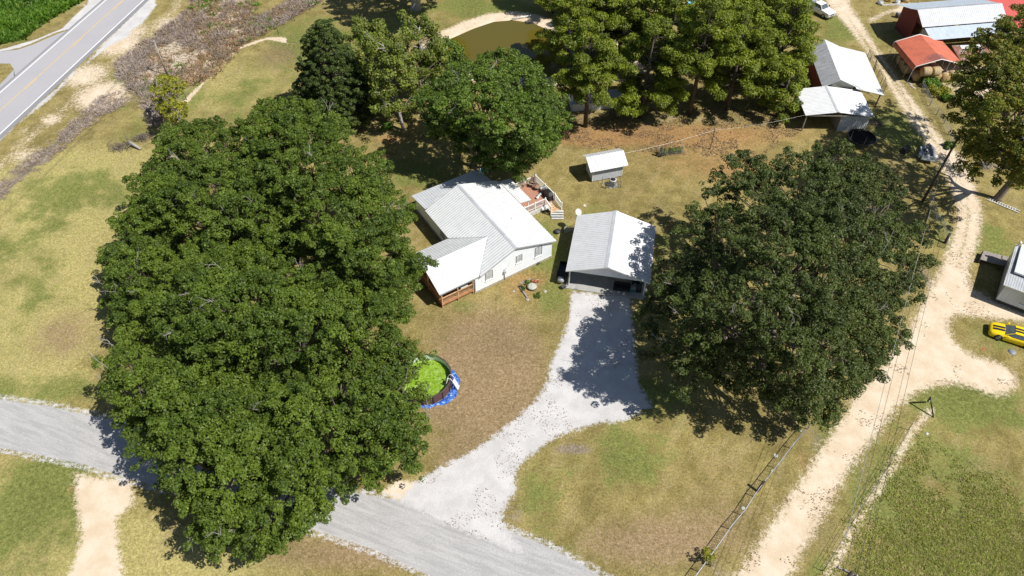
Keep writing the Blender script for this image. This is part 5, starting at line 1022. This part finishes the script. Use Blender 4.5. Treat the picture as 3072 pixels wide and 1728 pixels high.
# planter with well lid
wb=Vector(G(1596,864)); t=put('well_lid','round green-grey well lid in the timber-edged bed on the front lawn','well cover',wb); part(t,'ring','darkgrey',lambda mb:mb.lathe((0,0,0),[(.5,0),(.5,.28),(.0,.28)],20)); part(t,'lid','siding_olive',lambda mb:mb.lathe((0,0,.29),[(0,.12),(.3,.1),(.54,.03),(.54,0),(0,0)],22)); part(t,'knob','white_old',lambda mb:mb.lathe((0,0,.4),[(.08,0),(.08,.06),(0,.06)],8))
def beam(label,a,b,w_,h_,m,name,cat,grp=None):
    a=Vector(a); b=Vector(b); o=MB(); o.cbox((0,0,h_/2),(b-a).length,w_,h_); ob=o.build(name,m); ob.location=(a+b)/2; ob.rotation_euler=(0,0,atan2(b.y-a.y,b.x-a.x)); return tag(ob,label,cat,grp)
beam('old timber edging the left side of the well bed',G(1557,858),G(1584,898),.16,.16,'grey_wood','edging_timber','timber'); beam('old timber edging the back of the well bed',G(1558,852),G(1592,838),.14,.14,'grey_wood','edging_timber','timber')
def rock(label,p,r,m='stone',name='stone',cat='stone',grp=None,sq=.6):
    mb=MB(); rr=random.Random(int(p[0]*77+p[1]*13)); vs=[];n=9
    for i,(f,z) in enumerate(((.75,0),(1.0,.3),(.7,.75),(.2,.95))):
        for j in range(n): a=2*pi*j/n; q=r*f*rr.uniform(.8,1.2); vs.append((q*cos(a),q*sin(a),r*z*sq*rr.uniform(.85,1.15)))
    fs=[(i*n+j,i*n+(j+1)%n,(i+1)*n+(j+1)%n,(i+1)*n+j) for i in range(3) for j in range(n)]+[tuple(range(3*n,4*n))]; mb.add(vs,fs); ob=mb.build(name,m); ob.location=p; return tag(ob,label,cat,grp)
for x,y,r,lab in((1635,875,.25,'pale stone at the right of the well bed'),(1612,842,.2,'pale stone behind the well lid'),(1582,898,.22,'pale stone at the front corner of the well bed'),(1541,874,.16,'small stone left of the well bed')): rock(lab,G(x,y),r,grp='stones round the well bed')
t=put('clay_pots','cluster of terracotta pots behind the well lid','pots',G(1606,848)); cyl(t,'pot','terra',(0,0,0),.12,.28,12,.17); cyl(t,'pot','terra',(.35,.1,0),.1,.22,12,.15); cyl(t,'pot','terra',(-.3,.15,0),.14,.2,12,.2)
def shrub(name,label,p,r,n,leaf,size=.1,h=.8,cat='plant',cnt=5,grp=None):
    t=put(name,label,cat,p,0,grp); cs=[(random.uniform(-r,r)*.7,random.uniform(-r,r)*.7,random.uniform(.25,1)*h*.6) for _ in range(cnt)]
    part(t,'stems','bark',lambda mb:[mb.tube([(0,0,0),c],.012,4) for c in cs]); leaf_mesh('leaves',cs,[r*.55]*cnt,n,size,leaf,t,hemi=.6); return t
for x,y,lab,lf in((1585,850,'low green plant left of the well lid','leaf_broad'),(1612,888,'low green plant in front of the well lid','leaf_broad'),(1565,868,'dark little plant at the left timber','leaf_cedar')): shrub('garden_plant',lab,G(x,y),.4,60,lf,.09,.4)
for x,y,r,lab in((1988,462,.5,'green plant at the left end of the wired bed on the back lawn'),(2012,460,.5,'middle plant of the wired bed on the back lawn'),(2034,456,.55,'tallest plant of the wired bed on the back lawn')): shrub('bed_plant',lab,G(x,y),r,70,'leaf_broad',.10,1.1,grp='plants in the wired bed')
wpost('thick dark post stump at the left of the wired bed',G(1981,470),1.5,.16); wpost('thin dark stake leaning by the wired bed',G(1987,466),1.7,.05,(.25,.1))
fence('little wire cage fence around the plants on the back lawn',[G(x,y) for x,y in((1974,452),(1978,472),(2048,462),(2046,442))],.9,'rail_metal','rail_metal',3,False,2,.02,True)
# deck furniture
def chair(name,label,p,rz,m,cat='chair',s=1.0,grp=None):
    t=put(name,label,cat,p,rz,grp); part(t,'seat',m,lambda mb:mb.cbox((0,0,.42*s),.55*s,.55*s,.06)); part(t,'backrest',m,lambda mb:mb.add([(-.27*s,-.27*s,.45*s),(-.27*s,.27*s,.45*s),(-.45*s,.27*s,1.0*s),(-.45*s,-.27*s,1.0*s),(-.31*s,-.27*s,.45*s),(-.31*s,.27*s,.45*s),(-.49*s,.27*s,1.0*s),(-.49*s,-.27*s,1.0*s)],[(0,1,2,3),(7,6,5,4),(0,4,5,1),(1,5,6,2),(2,6,7,3),(3,7,4,0)]))
    for x in(-.24,.24):
        for y in(-.24,.24): part(t,'leg','darkgrey',lambda mb:mb.tube([(x*s,y*s,0),(x*s,y*s,.4*s)],.02,5))
    for y in(-.3,.3): part(t,'armrest','darkgrey',lambda mb:mb.cbox((-.02,y*s,.64*s),.5*s,.06,.04))
    return t
chair('deck_chair','tan cushioned lounge chair in the left corner of the deck',G(1572,558,.9),-1.0,'cushion',s=1.25); chair('deck_chair','tan cushioned chair under the corner post of the deck railing',G(1597,560,.9),-1.9,'cushion',s=1.2)
t=put('patio_umbrella','closed dark parasol standing at the back corner of the deck','parasol',G(1603,562,.9)); part(t,'pole','darkgrey',lambda mb:mb.tube([(0,0,0),(0,0,2.3)],.03,6)); part(t,'folded_cloth','grey_wood',lambda mb:mb.lathe((0,0,.9),[(.16,0),(.13,.5),(.08,1.2),(0,1.35)],8))
t=put('patio_table','low pale table beside the tan chairs on the deck','table',G(1611,568,.9)); part(t,'table_top','cushion',lambda mb:mb.lathe((0,0,.45),[(0,0),(.4,0),(.4,.04),(0,.04)],18)); part(t,'stand','darkgrey',lambda mb:mb.tube([(0,0,0),(0,0,.45)],.05,6))
t=put('covered_grill','black covered barbecue grill against the deck railing','grill',G(1644,592,.9),-1.0); part(t,'cover','black',lambda mb:loft(mb,[[(-.75,-.32,.0),(-.75,.32,0),(.75,.32,0),(.75,-.32,0)],[(-.72,-.3,.75),(-.72,.3,.75),(.72,.3,.75),(.72,-.3,.75)],[(-.4,-.24,1.1),(-.4,.24,1.1),(.4,.24,1.1),(.4,-.24,1.1)]],smooth=False)); part(t,'side_shelf','darkgrey',lambda mb:mb.box(-1.0,-.75,-.25,.25,.7,.74))
chair('garden_chair','black metal chair beside the covered grill on the deck',G(1632,582,.9),2.4,'black'); chair('garden_chair','white plastic chair among the black ones on the deck',G(1627,572,.9),2.0,'white')
for x,y,m,lab in((1622,585,'white','small white bucket by the black chairs on the deck'),(1616,590,'siding_grey','grey flower pot at the edge of the deck clutter'),(1612,596,'white','white planter lying alone near the middle of the deck')):
    t=put('deck_pot',lab,'pot',G(x,y,.9)); cyl(t,'pot',m,(0,0,0),.14,.28,12,.18)
# carport contents
cl_=lambda x,y,z=.1:(CO[0]+x*cos(AC)-y*sin(AC),CO[1]+x*sin(AC)+y*cos(AC),z)
t=put('covered_bench','black padded bench standing at the mouth of the carport','bench',cl_(6.35,.75),AC); part(t,'seat','black',lambda mb:mb.box(-.85,.85,-.35,.35,.1,.45)); part(t,'backrest','black',lambda mb:mb.box(-.85,.85,.25,.4,.45,.85)); 
for s in(-.85,.85): part(t,'armrest','black',lambda mb:mb.box(s-.1,s+.1,-.35,.4,.1,.62))
t=put('ride_mower','dark riding mower parked at the right side of the carport','mower',cl_(8.1,2.2),AC+1.4); part(t,'hood','darkgrey',lambda mb:loft(mb,[[(.1,-.28,.35),(.1,.28,.35),(.1,.25,.8),(.1,-.25,.8)],[(.9,-.25,.35),(.9,.25,.35),(.9,.2,.65),(.9,-.2,.65)]],smooth=False)); part(t,'deck','teal',lambda mb:mb.box(-.7,.1,-.5,.5,.25,.4)); part(t,'seat','black',lambda mb:mb.box(-.6,-.15,-.25,.25,.45,.6).box(-.65,-.55,-.25,.25,.6,.95))
for x,y,r in((-.5,.5,.26),(-.5,-.5,.26),(.65,.35,.19),(.65,-.35,.19)): wheel(t,x,y,r,.16,'galv')
part(t,'steering_wheel','black',lambda mb:mb.lathe((.0,0,.95),[(.15,0),(.17,.02),(.19,0),(.17,-.02),(.15,0)],14).tube([(.1,0,.7),(0,0,.95)],.02,5))
chair('stored_chair','pale plastic chair among the clutter at the right of the carport',cl_(7.3,2.6),-.6,'white_old')
t=put('storage_bin','teal storage bin beside the black bench in the carport','bin',cl_(7.7,.85),AC); part(t,'bin','teal',lambda mb:mb.box(-.35,.35,-.22,.22,0,.38)); part(t,'lid','galv',lambda mb:mb.box(-.37,.37,-.24,.24,.38,.43))
for x,y,sx,sz,m,lab in((8.2,.9,.6,.75,'black','black bin nearest the right front post of the carport'),(8.3,3.6,.5,.6,'white_old','pale box behind the mower'),(8.2,4.6,.7,.5,'darkgrey','dark crate at the back right of the carport'),(.95,3.0,.5,.5,'black','black crate at the left side of the carport'),(7.7,1.5,.35,.3,'white','small white box behind the teal bin')):
    t=put('storage_box',lab,'box',cl_(x,y),AC+random.uniform(-.2,.2),'boxes stored in the carport'); part(t,'box',m,lambda mb:mb.box(-sx/2,sx/2,-sx/2,sx/2,0,sz)); part(t,'lid','trim' if m!='black' else 'darkgrey',lambda mb:mb.box(-sx/2-.02,sx/2+.02,-sx/2-.02,sx/2+.02,sz,sz+.04))
def bike(label,p,rz):
    t=put('bicycle',label,'bicycle',p,rz)
    for x in(-.5,.5):
        o=part(t,'wheel','rubber',lambda mb:mb.lathe((x,0,.33),[(.30,-.02),(.33,0),(.30,.02),(.30,-.02)],20,'y')); part(o,'spokes','galv',lambda mb:[mb.tube([(x,0,.33),(x+.3*cos(a),0,.33+.3*sin(a))],.006,3) for a in [q*pi/4 for q in range(8)]])
    part(t,'frame','black',lambda mb:mb.tube([(-.5,0,.33),(-.15,0,.75),(.35,0,.78),(-.05,0,.3),(-.5,0,.33)],.025,5).tube([(.35,0,.85),(.5,0,.33)],.02,5)); part(t,'saddle','black',lambda mb:mb.cbox((-.18,0,.85),.25,.12,.06)); part(t,'handlebar','darkgrey',lambda mb:mb.tube([(.32,-.28,.95),(.33,0,.9),(.32,.28,.95)],.02,5))
bike('black bicycle standing near the left side of the carport',cl_(1.25,4.6),AC+1.1)
t=put('box_trailer','dark low trailer parked in the shade against the left side of the carport','trailer',cl_(-.55,1.7,0),AC+pi/2)
part(t,'bed','black',lambda mb:mb.box(-1.4,1.4,-.45,.45,.45,.5).box(-1.4,1.4,-.47,-.43,.5,.85).box(-1.4,1.4,.43,.47,.5,.85).box(1.36,1.4,-.43,.43,.5,.85)); part(t,'hood','galv',lambda mb:mb.lathe((-1.45,0,.55),[(.0,-.1),(.3,-.08),(.42,.1),(.42,.3)],14,'x'))
for s in(-.55,.55): wheel(t,0,s,.3,.18,'galv')
t=put('garden_cart','dark folding cart frame by the left front post of the carport','cart',cl_(-.1,-.25,0),.4); part(t,'frame','black',lambda mb:mb.tube([(-.4,-.25,.05),(.3,-.2,.45),(.5,.0,.6),(.3,.2,.45),(-.4,.25,.05)],.03,5)); part(t,'basket','darkgrey',lambda mb:mb.cbox((-.05,0,.35),.5,.4,.2))
rock('white stone on the gravel at the right carport corner',G(1897,905),.16,'white_old','white_stone','stone')
# far objects
t=put('blue_tub','light blue paddling tub behind the back corner of the white house','tub',G(1452,516)); part(t,'tub','white',lambda mb:mb.lathe((0,0,0),[(.55,0),(.6,.35),(.55,.36),(.5,.05),(0,.05)],20)); part(t,'water','cyan',lambda mb:mb.lathe((0,0,.26),[(.53,0),(0,0)],20))
t=put('paddling_pool','blue and white paddling pool in a clearing behind the pines','pool',G(2098,22)); part(t,'wall','white',lambda mb:mb.lathe((0,0,0),[(2.1,0),(2.1,.8),(2.0,.82),(1.95,.1)],26)); part(t,'water','cyan',lambda mb:mb.lathe((0,0,.6),[(2.0,0),(0,0)],26))
t=put('fallen_log','bleached fallen trunk beside the dead rusty brush at the field edge','log',G(404,440)); a=Vector(G(384,424,.7))-Vector(G(404,440)); b=Vector(G(424,450))-Vector(G(404,440)); part(t,'trunk','bark_pale',lambda mb:mb.tube([a,a.lerp(b,.5)+Vector((0,0,.1)),b+Vector((0,0,.15))],[.2,.22,.17],9)); part(t,'stub','bark',lambda mb:mb.tube([a+Vector((.1,0,0)),a+Vector((-.3,.5,.8))],[.14,.06],7).tube([a.lerp(b,.3),a.lerp(b,.25)+Vector((-.7,-.6,-.2))],[.1,.05],6))
la=Vector(G(2962,597)); lb=Vector(G(3058,637)); t=put('ladder','long white ladder lying on the ground below the autumn tree','ladder',la,atan2(lb.y-la.y,lb.x-la.x)); LL=(lb-la).length
for y in(-.22,.22): part(t,'rail','white',lambda mb:mb.box(0,LL,y-.035,y+.035,.03,.12))
part(t,'rungs','white',lambda mb:[mb.box(.25+i*.3,.31+i*.3,-.22,.22,.05,.09) for i in range(int(LL/.3)-1)])
t=put('metal_stake','tall thin pale stake standing in the grass left of the track','stake',G(2851,625)); part(t,'rod','rail_metal',lambda mb:mb.tube([(0,0,0),(-.55,.3,2.6)],.02,5))
t=put('pond_pipe','long white pipe reaching out over the pond bank','pipe',G(1535,60)); e=Vector(G(1594,52))-Vector(G(1535,60)); part(t,'pipe','pipe',lambda mb:mb.tube([(0,0,.25),(e.x,e.y,.35)],.09,8)); part(t,'support','grey_wood',lambda mb:mb.tube([(e.x*.8,e.y*.8,-.1),(e.x*.8,e.y*.8,.3)],.05,6))
# clutter by the big barn
for i,(x,y,m,sx,sz,lab) in enumerate(((2667,5,'line_yellow',.6,.9,'yellow machine part in the scrap row at the top edge'),(2690,10,'white_old',.9,.5,'pale crate in the scrap row at the top edge'),(2640,12,'galv',1.0,.4,'low grey box at the left end of the scrap row'),(2715,4,'hay',1.2,.6,'tan bundle at the right end of the scrap row'),(2705,60,'white',.5,.5,'small white drum in the barn shade'),(2710,75,'teal',.6,.9,'teal barrel in the barn shade'),(2690,52,'darkgrey',.7,.8,'dark box by the red barn wall'))):
    t=put('scrap_item',lab,'scrap',G(x,y),i*.7); cyl(t,'drum',m,(0,0,0),sx/2,sz,10); part(t,'lid','galv',lambda mb:mb.box(-sx*.3,sx*.3,-sx*.25,sx*.25,sz,sz+.06))
beam('long pale beam lying in front of the scrap row',G(2645,17),G(2700,14),.2,.2,'white_old','long_beam','beam')
t=put('radio_mast','thin grey mast standing against the big barn gable','mast',G(2722,72)); part(t,'mast','rail_metal',lambda mb:mb.tube([(0,0,0),(.2,0,8.5)],.05,5)); part(t,'brackets','rail_metal',lambda mb:mb.cbox((0,0,3),.4,.05,.05))
for x,y,lab in((2728,250,'broken pale board in front of the carport leg'),(2738,262,'second pale board near the wire fence')): beam(lab,G(x-8,y-6),G(x+8,y+5),.3,.08,'stone','loose_board','board')
for x,y,r,lab,lf in((2780,250,1.3,'bright green weedy bush below the hay bales','leaf_bush'),(2800,262,1.2,'spreading green bush behind the wire fence','leaf_bush'),(2815,285,1.3,'yellow-green bush overgrowing the wire fence','leaf_yellow'),(2842,300,.9,'small bush under the left edge of the autumn tree','leaf_bush'),(2845,440,.7,'grey-green bush at the end of the wire fence','leaf_broad'),(1155,385,.9,'low green bush at the foot of the bare twiggy tree','leaf_bush'),(2310,300,1.4,'green bush between the pines and the barns','leaf_broad')): shrub('wild_bush',lab,G(x,y),r,150,lf,.16,r*1.1,'bush',8)
def brushpile(label,p,r,n=70,m='bark_pale',name='brush_pile'):
    t=put(name,label,'brush pile',p); 
    def f(mb):
        for i in range(n): a=random.uniform(0,2*pi); q=random.uniform(0,r); L=random.uniform(.6,1.8); d=Vector((random.uniform(-1,1),random.uniform(-1,1),random.uniform(-.1,.5))).normalized(); c=Vector((q*cos(a),q*sin(a)*.7,random.uniform(.05,.5))); mb.tube([c-d*L/2,c+d*L/2],[.03,.012],4)
    part(t,'branches',m,f)
for x,y,r,lab in((2935,455,2.6,'grey heap of cut branches between the track and the autumn tree'),(2950,500,1.8,'smaller heap of grey branches nearest the autumn tree trunk'),(2628,372,1.8,'dark heap of branches right of the trampoline'),(360,445,1.6,'rusty brown heap of brush left of the fallen log'),(430,415,1.4,'purple-brown heap of brush behind the fallen log')): brushpile(lab,G(x,y),r,140 if r>2 else 90,'bark_pale' if x>2800 else 'bark')
t=put('overturned_cart','black overturned cart in the shade left of the utility trailer','cart',G(2715,455),.6); part(t,'body','black',lambda mb:loft(mb,[[(-.7,-.4,0),(-.7,.4,0),(.6,.35,0),(.6,-.35,0)],[(-.5,-.3,.7),(-.5,.3,.7),(.3,.25,.9),(.3,-.25,.9)]],smooth=False)); part(t,'handle','dark_wood',lambda mb:mb.tube([(.4,0,.6),(1.2,.2,1.4)],.04,5))
t=put('litter_bag','grey empty sack lying on the grass near the yellow car','sack',G(3036,1056),.3); part(t,'sack','grey_tube',lambda mb:mb.lathe((0,0,0),[(.42,0),(.35,.1),(.15,.16),(0,.15)],9)); rock('small orange rag on the grass left of the yellow car',G(2952,1047),.2,'terra','orange_rag','rag',sq=.2)
for x,y,r,lab in((2326,1367,.2,'white rock alone on the lawn beside the chain-link fence'),(2229,1524,.16,'white rock against the chain-link fence, lower one'),(2400,1292,.14,'white rock at the upper end of the chain-link fence'),(2781,1301,.14,'white stone on the grass island below the knobbed post'),(2316,1412,.12,'small white rock at the fence between the other two')): rock(lab,G(x,y),r,'white_old','white_rock','rock',grp='white rocks along the fence')
rs_=[(1000,160),(815,155),(835,160),(640,130)]
# fallen leaves (uncountable)
def litter(poly,N,size,nm,thr=.5,patch=3,seed=2):
    X,Y=in_poly_pts(poly,N); nz=vnoise(X,Y,patch,seed)*.65+vnoise(X,Y,.8,seed+3)*.35; k=nz>thr; X,Y=X[k],Y[k]; n=len(X); a=rng.uniform(0,2*pi,n); s=size*(.6+rng.random(n)); dx,dy=np.cos(a)*s,np.sin(a)*s; z=.03+.04*rng.random(n)
    v=np.stack([np.stack([X-dx,Y-dy,z],-1),np.stack([X+dy*.6,Y-dx*.6,z+.02],-1),np.stack([X+dx,Y+dy,z],-1),np.stack([X-dy*.6,Y+dx*.6,z+.03],-1)],1); return quads_obj(nm,v,rng.random(n),'litter',None,'stuff')
litter(track,30000,.05,'fallen_leaves_on_sand',.63,2); litter(drive,4000,.04,'fallen_leaves_on_gravel',.62,2.5,6)
litter(VP([(1380,290),(2000,260),(2020,330),(1900,400),(1400,370)]),9000,.09,'pine_litter',.45,3,8)
